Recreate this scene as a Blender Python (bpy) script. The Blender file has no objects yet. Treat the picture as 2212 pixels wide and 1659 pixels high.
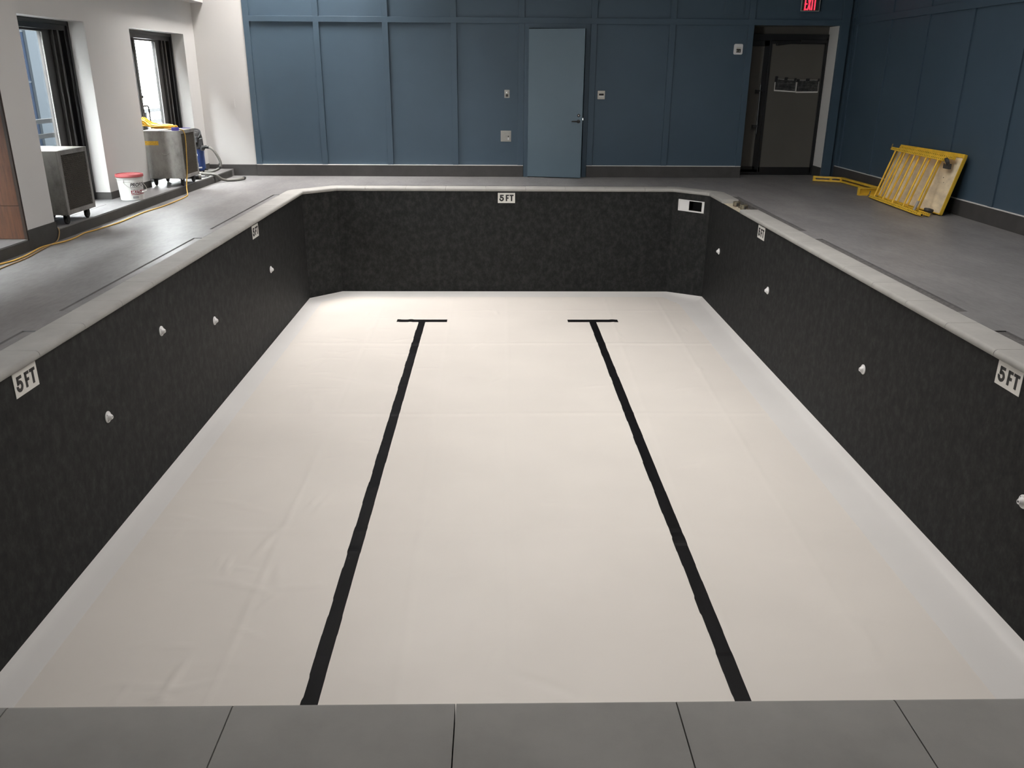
import bpy, bmesh, math, random
from mathutils import Vector, Matrix
random.seed(7)
sc = bpy.context.scene
COL = sc.collection
PI = math.pi

# ------------------------------------------------------------------ materials
def s2l(c):
    return tuple((x/12.92 if x <= .04045 else ((x+.055)/1.055)**2.4) for x in [q/255. for q in c])

def newmat(name):
    m = bpy.data.materials.new(name); m.use_nodes = True
    nt = m.node_tree
    b = nt.nodes.get('Principled BSDF')
    return m, nt, b

def noise_fac(nt, scale, detail=4, rough=.6, mapscale=(1, 1, 1), rot=(0, 0, 0), coord='Object'):
    tc = nt.nodes.new('ShaderNodeTexCoord'); mp = nt.nodes.new('ShaderNodeMapping')
    mp.inputs['Scale'].default_value = mapscale; mp.inputs['Rotation'].default_value = rot
    nz = nt.nodes.new('ShaderNodeTexNoise')
    nz.inputs['Scale'].default_value = scale; nz.inputs['Detail'].default_value = detail
    nz.inputs['Roughness'].default_value = rough
    nt.links.new(tc.outputs[coord], mp.inputs['Vector']); nt.links.new(mp.outputs['Vector'], nz.inputs['Vector'])
    return nz.outputs['Fac']

def ramp(nt, fac, stops):
    r = nt.nodes.new('ShaderNodeValToRGB')
    e = r.color_ramp.elements
    e[0].position = stops[0][0]; e[0].color = (*stops[0][1], 1)
    e[1].position = stops[-1][0]; e[1].color = (*stops[-1][1], 1)
    for p, c in stops[1:-1]:
        k = e.new(p); k.color = (*c, 1)
    nt.links.new(fac, r.inputs['Fac'])
    return r.outputs['Color']

def add_bump(nt, b, fac, strength, dist=.01):
    bp = nt.nodes.new('ShaderNodeBump'); bp.inputs['Strength'].default_value = strength
    bp.inputs['Distance'].default_value = dist
    nt.links.new(fac, bp.inputs['Height']); nt.links.new(bp.outputs['Normal'], b.inputs['Normal'])

def mat(name, col, rough=.5, metal=0., var=0., scale=8., mapscale=(1, 1, 1), bump=0., spec=.5, lin=False, detail=4, bscale=None):
    m, nt, b = newmat(name)
    c = col if lin else s2l(col)
    b.inputs['Roughness'].default_value = rough; b.inputs['Metallic'].default_value = metal
    b.inputs['Specular IOR Level'].default_value = spec
    if var > 0:
        f = noise_fac(nt, scale, detail, .6, mapscale)
        lo = tuple(x*(1-var) for x in c); hi = tuple(min(1, x*(1+var)) for x in c)
        nt.links.new(ramp(nt, f, [(.3, lo), (.7, hi)]), b.inputs['Base Color'])
    else:
        b.inputs['Base Color'].default_value = (*c, 1)
    if bump > 0:
        add_bump(nt, b, noise_fac(nt, bscale or scale*6, 3, .6, mapscale), bump, .002)
    return m

M = {}
M['white_paint'] = mat('white_paint', (.65, .642, .63), .62, var=.015, scale=1.2, lin=True)
M['grey_white'] = mat('jamb_paint', (.80, .79, .77), .6, var=.03, scale=2, lin=True)
M['ceiling'] = mat('ceiling_paint', (.45, .44, .43), .8, var=.02, scale=1, lin=True)
M['blue'] = mat('blue_paint', (.057, .094, .132), .48, var=.05, scale=1.1, lin=True, bump=.05, bscale=180)
M['blue_door'] = mat('blue_door_paint', (.080, .130, .170), .42, var=.03, scale=1.5, lin=True)
M['black'] = mat('black_metal', (.012, .012, .013), .38, lin=True)
M['bronze'] = mat('dark_bronze_aluminium', (.055, .052, .050), .4, metal=.3, var=.1, scale=3, lin=True)
M['rubber'] = mat('black_rubber', (.018, .018, .018), .65, lin=True)
M['darkgrey'] = mat('dark_grey_plastic', (.05, .05, .052), .5, lin=True)
M['hose'] = mat('grey_hose', (.16, .155, .14), .5, lin=True)
M['white_plastic'] = mat('white_plastic', (.78, .78, .78), .35, lin=True)
M['beige_plastic'] = mat('off_white_plastic', (.60, .59, .54), .4, lin=True)
M['steel'] = mat('brushed_steel', (.50, .49, .46), .38, metal=.85, var=.08, scale=12, mapscale=(1, 1, 6), lin=True)
M['chrome'] = mat('bright_metal', (.75, .75, .74), .25, metal=1., lin=True)
M['yellow'] = mat('yellow_powder_coat', (.85, .54, .05), .45, var=.18, scale=7, lin=True)
M['cord'] = mat('yellow_cord', (.90, .50, .03), .45, lin=True)
M['cord_worn'] = mat('worn_yellow_cord', (.60, .37, .085), .5, var=.12, scale=3, lin=True)  # duller copy of the cord yellow; shade along the step put into the colour
M['cord_dull'] = mat('tan_cord', (.30, .19, .08), .55, lin=True)
M['redlid'] = mat('faded_red_plastic', (.42, .10, .105), .5, var=.15, scale=9, lin=True)
M['bucket'] = mat('bucket_plastic', (.80, .80, .77), .38, lin=True)
M['ink_black'] = mat('black_ink', (.01, .01, .011), .5, lin=True)
M['ink_red'] = mat('dark_red_ink', (.28, .025, .04), .5, lin=True)
M['ink_pale'] = mat('pale_moulded_mark', (.62, .62, .61), .5, lin=True)
M['ink_grey'] = mat('grey_ink', (.35, .35, .36), .5, lin=True)
M['marker_white'] = mat('marker_vinyl', (.74, .73, .69), .4, lin=True)
M['purple'] = mat('purple_tape', (.10, .08, .45), .4, lin=True)
M['vac_blue'] = mat('navy_blue_plastic', (.028, .060, .21), .35, lin=True)
M['paper'] = mat('brown_paper', (.105, .098, .086), .8, var=.06, scale=1.5, lin=True)
M['mortar'] = mat('cream_mortar', (.55, .50, .38), .85, var=.25, scale=25, lin=True)
M['mortar_dark'] = mat('rubble_mortar', (.16, .13, .10), .9, var=.5, scale=40, lin=True)
M['socket'] = mat('weathered_bronze', (.20, .18, .13), .5, metal=.4, var=.3, scale=40, lin=True)
M['dark'] = mat('dark_void', (.01, .01, .01), .9, lin=True)
M['terrace'] = mat('terrace_concrete', (.40, .42, .42), .8, var=.1, scale=2, lin=True)
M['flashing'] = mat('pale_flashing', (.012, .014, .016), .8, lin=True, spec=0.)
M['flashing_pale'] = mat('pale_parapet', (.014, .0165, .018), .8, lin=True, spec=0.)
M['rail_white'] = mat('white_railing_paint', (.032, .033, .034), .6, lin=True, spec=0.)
M['channel'] = mat('grey_channel_tile', (.105, .102, .10), .8, var=.45, scale=30, lin=True)
M['tape_line'] = mat('black_lane_vinyl', (.0055, .0055, .0065), .5, var=.35, scale=18, mapscale=(1, .12, 1), lin=True, spec=.15)
M['tape_grey'] = mat('grey_duct_tape', (.34, .32, .29), .5, lin=True)
M['yellow_sticker'] = mat('worn_yellow_sticker', (.72, .42, .04), .6, var=.25, scale=60, lin=True)

# deck porcelain
def deck_mat():
    m, nt, b = newmat('grey_porcelain_deck')
    tc = nt.nodes.new('ShaderNodeTexCoord'); mp = nt.nodes.new('ShaderNodeMapping')
    mp.inputs['Rotation'].default_value = (0, 0, PI/2)
    br = nt.nodes.new('ShaderNodeTexBrick')
    br.inputs['Scale'].default_value = 1.; br.inputs['Brick Width'].default_value = 1.2; br.inputs['Row Height'].default_value = .30
    br.inputs['Mortar Size'].default_value = .0022; br.inputs['Mortar Smooth'].default_value = .3
    br.inputs['Color1'].default_value = (1, 1, 1, 1); br.inputs['Color2'].default_value = (.95, .95, .95, 1); br.inputs['Mortar'].default_value = (.84, .83, .82, 1)
    nt.links.new(tc.outputs['Object'], mp.inputs['Vector']); nt.links.new(mp.outputs['Vector'], br.inputs['Vector'])
    f = noise_fac(nt, 2.2, 8, .68, (1, .45, 1))
    c = ramp(nt, f, [(.28, (.188, .186, .187)), (.5, (.242, .239, .24)), (.75, (.298, .294, .292))])
    f2 = noise_fac(nt, 26, 3, .6, (1, .3, 1))
    c2 = ramp(nt, f2, [(.30, (.86, .86, .86)), (.6, (1, 1, 1))])
    mx = nt.nodes.new('ShaderNodeMixRGB'); mx.blend_type = 'MULTIPLY'; mx.inputs['Fac'].default_value = 1
    nt.links.new(c, mx.inputs[1]); nt.links.new(br.outputs['Color'], mx.inputs[2])
    m2 = nt.nodes.new('ShaderNodeMixRGB'); m2.blend_type = 'MULTIPLY'; m2.inputs['Fac'].default_value = 1
    nt.links.new(mx.outputs[0], m2.inputs[1]); nt.links.new(c2, m2.inputs[2])
    nt.links.new(m2.outputs[0], b.inputs['Base Color'])
    b.inputs['Roughness'].default_value = .45
    b.inputs['Specular IOR Level'].default_value = .28
    add_bump(nt, b, f2, .04, .002)
    return m
M['deck'] = deck_mat()

def tile_mat(name, base, along='x'):
    m, nt, b = newmat(name)
    f = noise_fac(nt, 3.5, 6, .65)
    c = ramp(nt, f, [(.3, tuple(x*.82 for x in base)), (.7, tuple(x*1.15 for x in base))])
    nt.links.new(c, b.inputs['Base Color']); b.inputs['Roughness'].default_value = .6
    b.inputs['Specular IOR Level'].default_value = .35
    return m
M['base_tile'] = tile_mat('grey_base_tile', (.068, .066, .065))
M['riser_tile'] = tile_mat('dark_riser_tile', (.06, .058, .055))
M['coping'] = mat('coping_stone', (.37, .367, .35), .7, var=.10, scale=3.2, bump=.10, lin=True, detail=7, bscale=90, spec=.3)

def liner_mat():
    m, nt, b = newmat('slate_liner')
    f = noise_fac(nt, 11, 8, .70, (1, 1, .8))
    f2 = noise_fac(nt, 45, 3, .6, (1, 1, .55))
    ad = nt.nodes.new('ShaderNodeMath'); ad.operation = 'MULTIPLY_ADD'
    ad.inputs[1].default_value = .28; nt.links.new(f2, ad.inputs[0]); nt.links.new(f, ad.inputs[2])
    c = ramp(nt, ad.outputs[0], [(.44, (.0135, .0140, .0145)), (.62, (.0215, .0222, .0225)), (.86, (.040, .0415, .0405))])
    nt.links.new(c, b.inputs['Base Color'])
    b.inputs['Roughness'].default_value = .6; b.inputs['Specular IOR Level'].default_value = .12
    add_bump(nt, b, f2, .12, .003)
    return m
M['liner'] = liner_mat()

def vinyl(name, c):
    m, nt, b = newmat(name)
    f = noise_fac(nt, 1.1, 3, .5)
    nt.links.new(ramp(nt, f, [(.3, tuple(x*.97 for x in c)), (.7, tuple(min(1, x*1.02) for x in c))]), b.inputs['Base Color'])
    b.inputs['Roughness'].default_value = .42; b.inputs['Specular IOR Level'].default_value = .4
    w1 = noise_fac(nt, 2.6, 2, .5, (1, .6, 1)); add_bump(nt, b, w1, .10, .05)
    return m
M['vinyl'] = vinyl('white_vinyl_liner', (.800, .765, .715))
M['vinyl_cove'] = vinyl('cool_white_cove_vinyl', (.765, .758, .742))  # same liner as the floor; cooler reflected light put into the colour

def wood_mat(name, base):
    m, nt, b = newmat(name)
    f = noise_fac(nt, 5, 8, .65, (9, 9, .8))
    nt.links.new(ramp(nt, f, [(.25, tuple(x*.45 for x in base)), (.5, base), (.8, tuple(min(1, x*1.5) for x in base))]), b.inputs['Base Color'])
    b.inputs['Roughness'].default_value = .5
    return m
M['wood'] = wood_mat('reddish_wood', (.085, .030, .011))
M['wood_edge'] = mat('dark_wood_edge', (.03, .018, .012), .5, lin=True)
M['plywood'] = mat('weathered_plywood', (.84, .71, .51), .75, var=.22, scale=4, mapscale=(6, 1, 1), lin=True, detail=7)

def galv():
    m, nt, b = newmat('scuffed_galvanised_steel')
    f = noise_fac(nt, 4, 7, .7, (1, 1, .6))
    nt.links.new(ramp(nt, f, [(.32, (.17, .165, .155)), (.5, (.33, .32, .30)), (.72, (.42, .41, .385))]), b.inputs['Base Color'])
    b.inputs['Metallic'].default_value = .55; b.inputs['Roughness'].default_value = .42
    return m
M['galv'] = galv()

def mesh_mat():
    # diamond lattice of an expanded-metal grille, cut in the material
    m, nt, b = newmat('expanded_metal_mesh')
    b.inputs['Base Color'].default_value = (.22, .20, .17, 1); b.inputs['Metallic'].default_value = .4; b.inputs['Roughness'].default_value = .5
    return m
M['mesh'] = mesh_mat()

def glass_mat():
    m = bpy.data.materials.new('window_glass'); m.use_nodes = True
    nt = m.node_tree; nt.nodes.clear()
    o = nt.nodes.new('ShaderNodeOutputMaterial'); mx = nt.nodes.new('ShaderNodeMixShader')
    t = nt.nodes.new('ShaderNodeBsdfTransparent'); g = nt.nodes.new('ShaderNodeBsdfGlossy')
    t.inputs['Color'].default_value = (.90, .94, .95, 1); g.inputs['Roughness'].default_value = .02
    lw_ = nt.nodes.new('ShaderNodeLayerWeight'); lw_.inputs['Blend'].default_value = .5
    pw = nt.nodes.new('ShaderNodeMath'); pw.operation = 'POWER'; pw.inputs[1].default_value = 5
    nt.links.new(lw_.outputs['Facing'], pw.inputs[0])
    f = nt.nodes.new('ShaderNodeMath'); f.operation = 'MULTIPLY_ADD'; f.inputs[1].default_value = .6; f.inputs[2].default_value = .03
    nt.links.new(pw.outputs[0], f.inputs[0])
    nt.links.new(f.outputs[0], mx.inputs[0]); nt.links.new(t.outputs[0], mx.inputs[1]); nt.links.new(g.outputs[0], mx.inputs[2])
    nt.links.new(mx.outputs[0], o.inputs['Surface'])
    return m
M['glass'] = glass_mat()

def emit(name, col, st):
    m, nt, b = newmat(name)
    b.inputs['Base Color'].default_value = (*col, 1)
    b.inputs['Emission Color'].default_value = (*col, 1); b.inputs['Emission Strength'].default_value = st
    return m
M['exit_red'] = emit('lit_red_letters', (1., .05, .10), 1.1)

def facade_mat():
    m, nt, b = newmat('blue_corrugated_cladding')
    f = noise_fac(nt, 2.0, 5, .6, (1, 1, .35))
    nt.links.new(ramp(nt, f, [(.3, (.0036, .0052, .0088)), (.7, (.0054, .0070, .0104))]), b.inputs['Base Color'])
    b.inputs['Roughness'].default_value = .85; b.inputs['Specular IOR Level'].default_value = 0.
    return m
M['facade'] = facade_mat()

def photo_mat(name, seed):
    m, nt, b = newmat(name)
    f = noise_fac(nt, 9+seed, 6, .7, (1, 1, 2.2))
    nt.links.new(ramp(nt, f, [(.40, (.012, .013, .014)), (.55, (.05, .05, .048)), (.66, (.10, .10, .095)), (.78, (.40, .40, .38))]), b.inputs['Base Color'])
    b.inputs['Roughness'].default_value = .4
    return m
M['photo_a'] = photo_mat('dark_print_one', 0); M['photo_b'] = photo_mat('dark_print_two', 3)

# ------------------------------------------------------------------ geometry helpers
class G:
    def __init__(s): s.v = []; s.f = []
    def add(s, vs, fs):
        n = len(s.v); s.v += [Vector(p) for p in vs]; s.f += [[i+n for i in q] for q in fs]; return s
    def box(s, a, b):
        x0, y0, z0 = [min(p, q) for p, q in zip(a, b)]; x1, y1, z1 = [max(p, q) for p, q in zip(a, b)]
        return s.add([(x0,y0,z0),(x1,y0,z0),(x1,y1,z0),(x0,y1,z0),(x0,y0,z1),(x1,y0,z1),(x1,y1,z1),(x0,y1,z1)],
                     [(0,3,2,1),(4,5,6,7),(0,1,5,4),(1,2,6,5),(2,3,7,6),(3,0,4,7)])
    def obox(s, c, X, Y, Z):
        c, X, Y, Z = Vector(c), Vector(X), Vector(Y), Vector(Z)
        sg = [(-1,-1,-1),(1,-1,-1),(1,1,-1),(-1,1,-1),(-1,-1,1),(1,-1,1),(1,1,1),(-1,1,1)]
        fl = X.cross(Y).dot(Z) < 0
        fs = [(0,3,2,1),(4,5,6,7),(0,1,5,4),(1,2,6,5),(2,3,7,6),(3,0,4,7)]
        if fl: fs = [q[::-1] for q in fs]
        return s.add([c+X*i+Y*j+Z*k for i, j, k in sg], fs)
    def beam(s, p, q, w, h, up=(0, 0, 1)):
        p, q = Vector(p), Vector(q); d = (q-p); L = d.length; d.normalize()
        up = Vector(up); x = d.cross(up).normalized(); z = x.cross(d).normalized()
        return s.obox((p+q)/2, d*(L/2), x*(w/2), z*(h/2))
    def prism(s, poly, z0, z1):
        n = len(poly)
        area = sum(poly[i][0]*poly[(i+1)%n][1]-poly[(i+1)%n][0]*poly[i][1] for i in range(n))
        if area < 0: poly = poly[::-1]
        vs = [(x, y, z0) for x, y in poly]+[(x, y, z1) for x, y in poly]
        fs = [tuple(range(n))[::-1], tuple(range(n, 2*n))]+[(i, (i+1)%n, n+(i+1)%n, n+i) for i in range(n)]
        return s.add(vs, fs)
    def prism3(s, poly, O, X, Y, Z, d0, d1):
        O, X, Y, Z = Vector(O), Vector(X), Vector(Y), Vector(Z)
        n = len(poly)
        area = sum(poly[i][0]*poly[(i+1)%n][1]-poly[(i+1)%n][0]*poly[i][1] for i in range(n))
        if (area < 0) != (X.cross(Y).dot(Z) < 0): poly = poly[::-1]
        vs = [O+X*x+Y*y+Z*d0 for x, y in poly]+[O+X*x+Y*y+Z*d1 for x, y in poly]
        fs = [tuple(range(n))[::-1], tuple(range(n, 2*n))]+[(i, (i+1)%n, n+(i+1)%n, n+i) for i in range(n)]
        return s.add(vs, fs)
    def tube(s, path, r, n=8, cap=True, closed=False):
        P = [Vector(p) for p in path]; k = len(P)
        rr = r if isinstance(r, (list, tuple)) else [r]*k
        prev = None; rings = []
        for i in range(k):
            if closed: t = P[(i+1)%k]-P[i-1]
            else: t = P[min(i+1, k-1)]-P[max(i-1, 0)]
            t.normalize()
            if prev is None:
                a = Vector((0, 0, 1)) if abs(t.z) < .9 else Vector((1, 0, 0))
                x = t.cross(a).normalized()
            else:
                x = (prev-t*prev.dot(t)).normalized()
            y = t.cross(x); prev = x
            rings.append([P[i]+(x*math.cos(2*PI*j/n)+y*math.sin(2*PI*j/n))*rr[i] for j in range(n)])
        b = len(s.v)
        for q in rings: s.v += q
        m = k if closed else k-1
        for i in range(m):
            i2 = (i+1)%k
            for j in range(n):
                j2 = (j+1)%n
                s.f.append([b+i*n+j, b+i*n+j2, b+i2*n+j2, b+i2*n+j])
        if cap and not closed:
            s.f.append([b+j for j in range(n)][::-1]); s.f.append([b+(k-1)*n+j for j in range(n)])
        return s
    def lathe(s, prof, O=(0, 0, 0), axis=(0, 0, 1), n=24, ang0=0):
        O = Vector(O); z = Vector(axis).normalized()
        a = Vector((1, 0, 0)) if abs(z.x) < .9 else Vector((0, 1, 0))
        x = (a-z*a.dot(z)).normalized(); y = z.cross(x)
        b = len(s.v)
        for r, h in prof:
            for j in range(n):
                t = 2*PI*j/n+ang0
                s.v.append(O+z*h+(x*math.cos(t)+y*math.sin(t))*r)
        for i in range(len(prof)-1):
            for j in range(n):
                j2 = (j+1)%n
                s.f.append([b+i*n+j, b+i*n+j2, b+(i+1)*n+j2, b+(i+1)*n+j])
        s.f.append([b+j for j in range(n)][::-1]); m = len(prof)-1
        s.f.append([b+m*n+j for j in range(n)])
        return s
    def xf(s, Mx, start=0):
        for i in range(start, len(s.v)): s.v[i] = Mx @ s.v[i]
        return s
    def build(s, name, m, parent=None, loc=None, rz=None, smooth=False, bevel=0., bseg=2):
        me = bpy.data.meshes.new(name)
        me.from_pydata([tuple(p) for p in s.v], [], s.f); me.update()
        o = bpy.data.objects.new(name, me); COL.objects.link(o)
        me.materials.append(M[m] if isinstance(m, str) else m)
        bm = bmesh.new(); bm.from_mesh(me)
        bmesh.ops.recalc_face_normals(bm, faces=bm.faces[:]); bm.to_mesh(me); bm.free()
        if smooth:
            for p in me.polygons: p.use_smooth = True
            if smooth != 'all':
                try: me.set_sharp_from_angle(angle=math.radians(40))
                except Exception: pass
        if parent: o.parent = parent
        if loc is not None: o.location = loc
        if rz is not None: o.rotation_euler = (0, 0, rz)
        if bevel > 0:
            md = o.modifiers.new('bevel', 'BEVEL'); md.width = bevel; md.segments = bseg; md.limit_method = 'ANGLE'; md.angle_limit = math.radians(40)
        return o

def tag(o, label=None, cat=None, group=None, kind=None):
    if label: o['label'] = label
    if cat: o['category'] = cat
    if group: o['group'] = group
    if kind: o['kind'] = kind
    return o
def struct(o): o['kind'] = 'structure'; return o
def thing(name, label, cat, loc=(0, 0, 0), rz=0., group=None):
    o = bpy.data.objects.new(name, None); COL.objects.link(o)
    o.empty_display_size = .1
    o.location = loc; o.rotation_euler = (0, 0, rz)
    return tag(o, label, cat, group)
def copy_tree(o, parent=None):
    c = o.copy(); COL.objects.link(c); c.parent = parent
    for ch in list(o.children): copy_tree(ch, c)
    return c

def text_geo(body, size, shear=0., offset=0.):
    cu = bpy.data.curves.new('lettering', 'FONT'); cu.body = body; cu.size = size; cu.shear = shear; cu.offset = offset
    cu.align_x = 'LEFT'; cu.resolution_u = 4
    ob = bpy.data.objects.new('lettering', cu); COL.objects.link(ob)
    dg = bpy.context.evaluated_depsgraph_get(); me = bpy.data.meshes.new_from_object(ob.evaluated_get(dg))
    vs = [v.co.copy() for v in me.vertices]; fs = [list(p.vertices) for p in me.polygons]
    bpy.data.objects.remove(ob); bpy.data.curves.remove(cu); bpy.data.meshes.remove(me)
    return vs, fs

def spline(pts, n=8):
    P = [Vector(p) for p in pts]; out = []
    for i in range(len(P)-1):
        p0 = P[max(i-1, 0)]; p1 = P[i]; p2 = P[i+1]; p3 = P[min(i+2, len(P)-1)]
        for k in range(n):
            t = k/n
            out.append(.5*((2*p1)+(p2-p0)*t+(2*p0-5*p1+4*p2-p3)*t*t+(3*p1-p0-3*p2+p3)*t**3))
    out.append(P[-1]); return out

# ------------------------------------------------------------------ measured layout (metres)
XL, XR, YN, YF = -3.08, 3.46, 1.975, 14.015
CLa, CLb = Vector((XL, 13.543)), Vector((-2.612, YF))
CRa, CRb = Vector((2.966, YF)), Vector((XR, 13.50))
D = 1.76            # wall foot below the deck
FZ = -1.79          # flat pool floor
YB = 15.632         # back wall
XW = 6.30           # right wall
LA = -.0152         # left wall is a touch out of square
LO = Vector((-4.853, 8.17, 0))
def LP(u, v, z=0.):  # left-wall frame -> world
    a = -LA
    return Vector((LO.x+math.sin(a)*v+math.cos(a)*u, LO.y+math.cos(a)*v-math.sin(a)*u, z))
ST = .12            # step height
WF, WG = -.44, -.66 # wall face, window frame (u)
VB = 7.462          # v of back wall

# ------------------------------------------------------------------ pool
def wall_seg(a, b, name, hole=None):
    a, b = Vector((a[0], a[1], 0)), Vector((b[0], b[1], 0))
    t = (b-a).normalized(); n = Vector((-t.y, t.x, 0))
    # outward normal: away from the pool centre
    if n.dot((a+b)/2-Vector((.2, 8, 0))) < 0: n = -n
    L = (b-a).length; g = G(); th = .22
    def pc(s0, s1, z0, z1):
        c = a+t*(s0+s1)/2+n*(th/2)+Vector((0, 0, (z0+z1)/2))
        g.obox(c, t*((s1-s0)/2), n*(th/2), Vector((0, 0, (z1-z0)/2)))
    if hole:
        s0, s1, z0, z1 = hole
        pc(0, s0, -D-.1, -.058); pc(s1, L, -D-.1, -.058); pc(s0, s1, -D-.1, z0); pc(s0, s1, z1, -.058)
    else: pc(0, L, -D-.1, -.058)
    return struct(g.build(name, 'liner'))
wall_seg((XL, YN), (CLa.x, CLa.y), 'wall_pool_left')
wall_seg(CLa, CLb, 'wall_pool_left_corner')
wall_seg(CLb, CRa, 'wall_pool_back')
SKH = (.128, .602, -.332, -.168)
wall_seg(CRa, CRb, 'wall_pool_right_corner', SKH)
wall_seg(CRb, (XR, YN), 'wall_pool_right')
wall_seg((XL, YN), (XR, YN), 'wall_pool_front')

# pool floor: flat vinyl sheet with seams and wrinkles, and the raised cove strip round it
XLi, XRi, YFi = -2.86, 3.045, 13.78
FN = [(XLi, YN), (XRi, YN), (XRi, 13.30), (2.86, YFi), (-2.52, YFi), (XLi, 13.44)]
WR = []
for k in range(150):
    cx = random.uniform(-2.6, 2.9); cy = random.uniform(2.6, 13.4)
    if random.random() < .45: cx = random.uniform(-2.6, -1.3)
    a = random.uniform(-.5, .5)+(0 if random.random() < .6 else 1.3)
    WR.append((cx, cy, a, random.uniform(.07, .26), random.uniform(.010, .022), random.uniform(.004, .011)))
g = G(); nx, ny = 236, 400
import numpy as np
xs = np.linspace(XLi, XRi, nx); ys = np.linspace(YN, YFi, ny)
XX, YY = np.meshgrid(xs, ys)
HH = np.zeros_like(XX)
for sx, dr in ((.12, .012), (1.62, .03), (-1.75, -.01), (-.62, -.012), (2.5, .03)):
    HH += .0045*np.exp(-((XX-(sx+dr*(YY-6)))/.022)**2)
for sy, am in ((11.15, .0085), (8.57, .0075), (6.05, .0045), (12.9, .0045), (4.4, .002)):
    HH += am*np.exp(-((YY-(sy+.012*np.sin(XX*1.7)))/.036)**2)
for cx, cy, a, L, w, am in WR:
    dx, dy = XX-cx, YY-cy
    p = dx*math.cos(a)+dy*math.sin(a); q = -dx*math.sin(a)+dy*math.cos(a)+.25*p*p
    HH += am*np.exp(-(p/L)**2-(q/(w*1.4))**2)
def sheet_h(x, y):
    i = min(max((x-XLi)/(XRi-XLi)*(nx-1), 0), nx-1.001); j = min(max((y-YN)/(YFi-YN)*(ny-1), 0), ny-1.001)
    a, b = int(i), int(j); return float(max(HH[b, a], HH[b, a+1], HH[b+1, a], HH[b+1, a+1]))
for j in range(ny):
    for i in range(nx):
        x, y = float(xs[i]), float(ys[j])
        if y > 13.30: x = min(x, XRi-(y-13.30)*(XRi-2.86)/(YFi-13.30))
        if y > 13.44: x = max(x, XLi+(y-13.44)*(-2.52-XLi)/(YFi-13.44))
        g.v.append(Vector((x, y, FZ+float(HH[j, i]))))
for j in range(ny-1):
    for i in range(nx-1):
        a = j*nx+i; g.f.append([a, a+1, a+nx+1, a+nx])
struct(g.build('floor_pool', 'vinyl', smooth='all'))

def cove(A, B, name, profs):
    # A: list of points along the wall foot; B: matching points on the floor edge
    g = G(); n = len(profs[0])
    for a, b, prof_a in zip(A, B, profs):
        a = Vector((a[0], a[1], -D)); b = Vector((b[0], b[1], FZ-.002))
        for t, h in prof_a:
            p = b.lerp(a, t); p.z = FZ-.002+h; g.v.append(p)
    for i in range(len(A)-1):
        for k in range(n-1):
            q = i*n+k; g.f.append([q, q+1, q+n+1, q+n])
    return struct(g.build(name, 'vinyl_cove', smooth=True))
FA = [(XL, YN), (XR, YN), (XR, 13.5), (2.966, YF), (-2.612, YF), (XL, 13.543)]
prL = [(0, 0), (.08, .003), (.55, .012), (.72, .020), (.80, .026), (.90, .034), (1.0, .040)]
prR = [(0, 0), (.06, .004), (.55, .012), (.80, .020), (.86, .030), (.93, .052), (1.0, .085)]
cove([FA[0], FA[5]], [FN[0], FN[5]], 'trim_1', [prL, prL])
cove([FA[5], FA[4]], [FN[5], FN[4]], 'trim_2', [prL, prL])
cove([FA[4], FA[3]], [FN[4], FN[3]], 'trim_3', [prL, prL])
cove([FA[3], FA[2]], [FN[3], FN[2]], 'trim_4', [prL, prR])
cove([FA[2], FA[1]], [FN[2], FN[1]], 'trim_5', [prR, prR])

# lane lines
def lane(cx, t0, t1, label):
    g = G(); n = 300; y0, y1 = 2.05, 12.245
    def strip(pts):
        b0 = len(g.v)
        for (p, q) in pts: g.v += [p, q, p-Vector((0, 0, .012)), q-Vector((0, 0, .012))]
        for i in range(len(pts)-1):
            a = b0+i*4; g.f.extend([[a, a+1, a+5, a+4], [a+2, a, a+4, a+6], [a+1, a+3, a+7, a+5]])
        m = b0+(len(pts)-1)*4; g.f.extend([[b0, b0+2, b0+3, b0+1], [m, m+1, m+3, m+2]])
    wl = wr = .0515; pts = []
    for i in range(n+1):
        y = y0+(y1-y0)*i/n
        if i % 6 == 0: wl = .0515+.003*math.sin(i*.3+cx)+random.uniform(-.0018, .0018); wr = .0515+random.uniform(-.002, .002)
        h = FZ+.0022+max(sheet_h(cx-.05, y), sheet_h(cx, y), sheet_h(cx+.05, y))
        pts.append((Vector((cx-wl, y, h)), Vector((cx+wr, y, h))))
    strip(pts)
    m = 24; strip([(Vector((t0+(t1-t0)*i/m, 12.375, FZ+.0026+sheet_h(t0+(t1-t0)*i/m, 12.31))), Vector((t0+(t1-t0)*i/m, 12.243, FZ+.0026+sheet_h(t0+(t1-t0)*i/m, 12.31)))) for i in range(m+1)])
    o = g.build('lane_line', 'tape_line')
    return tag(o, label, 'lane line', 'black lane lines on the pool floor')
k = 1.0085
lane(-1.105*k, -1.485*k, -.727*k, 'left one of the two black T-ended lane lines on the white pool floor')
lane(1.482*k, 1.107*k, 1.872*k, 'right one of the two black T-ended lane lines on the white pool floor')

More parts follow.
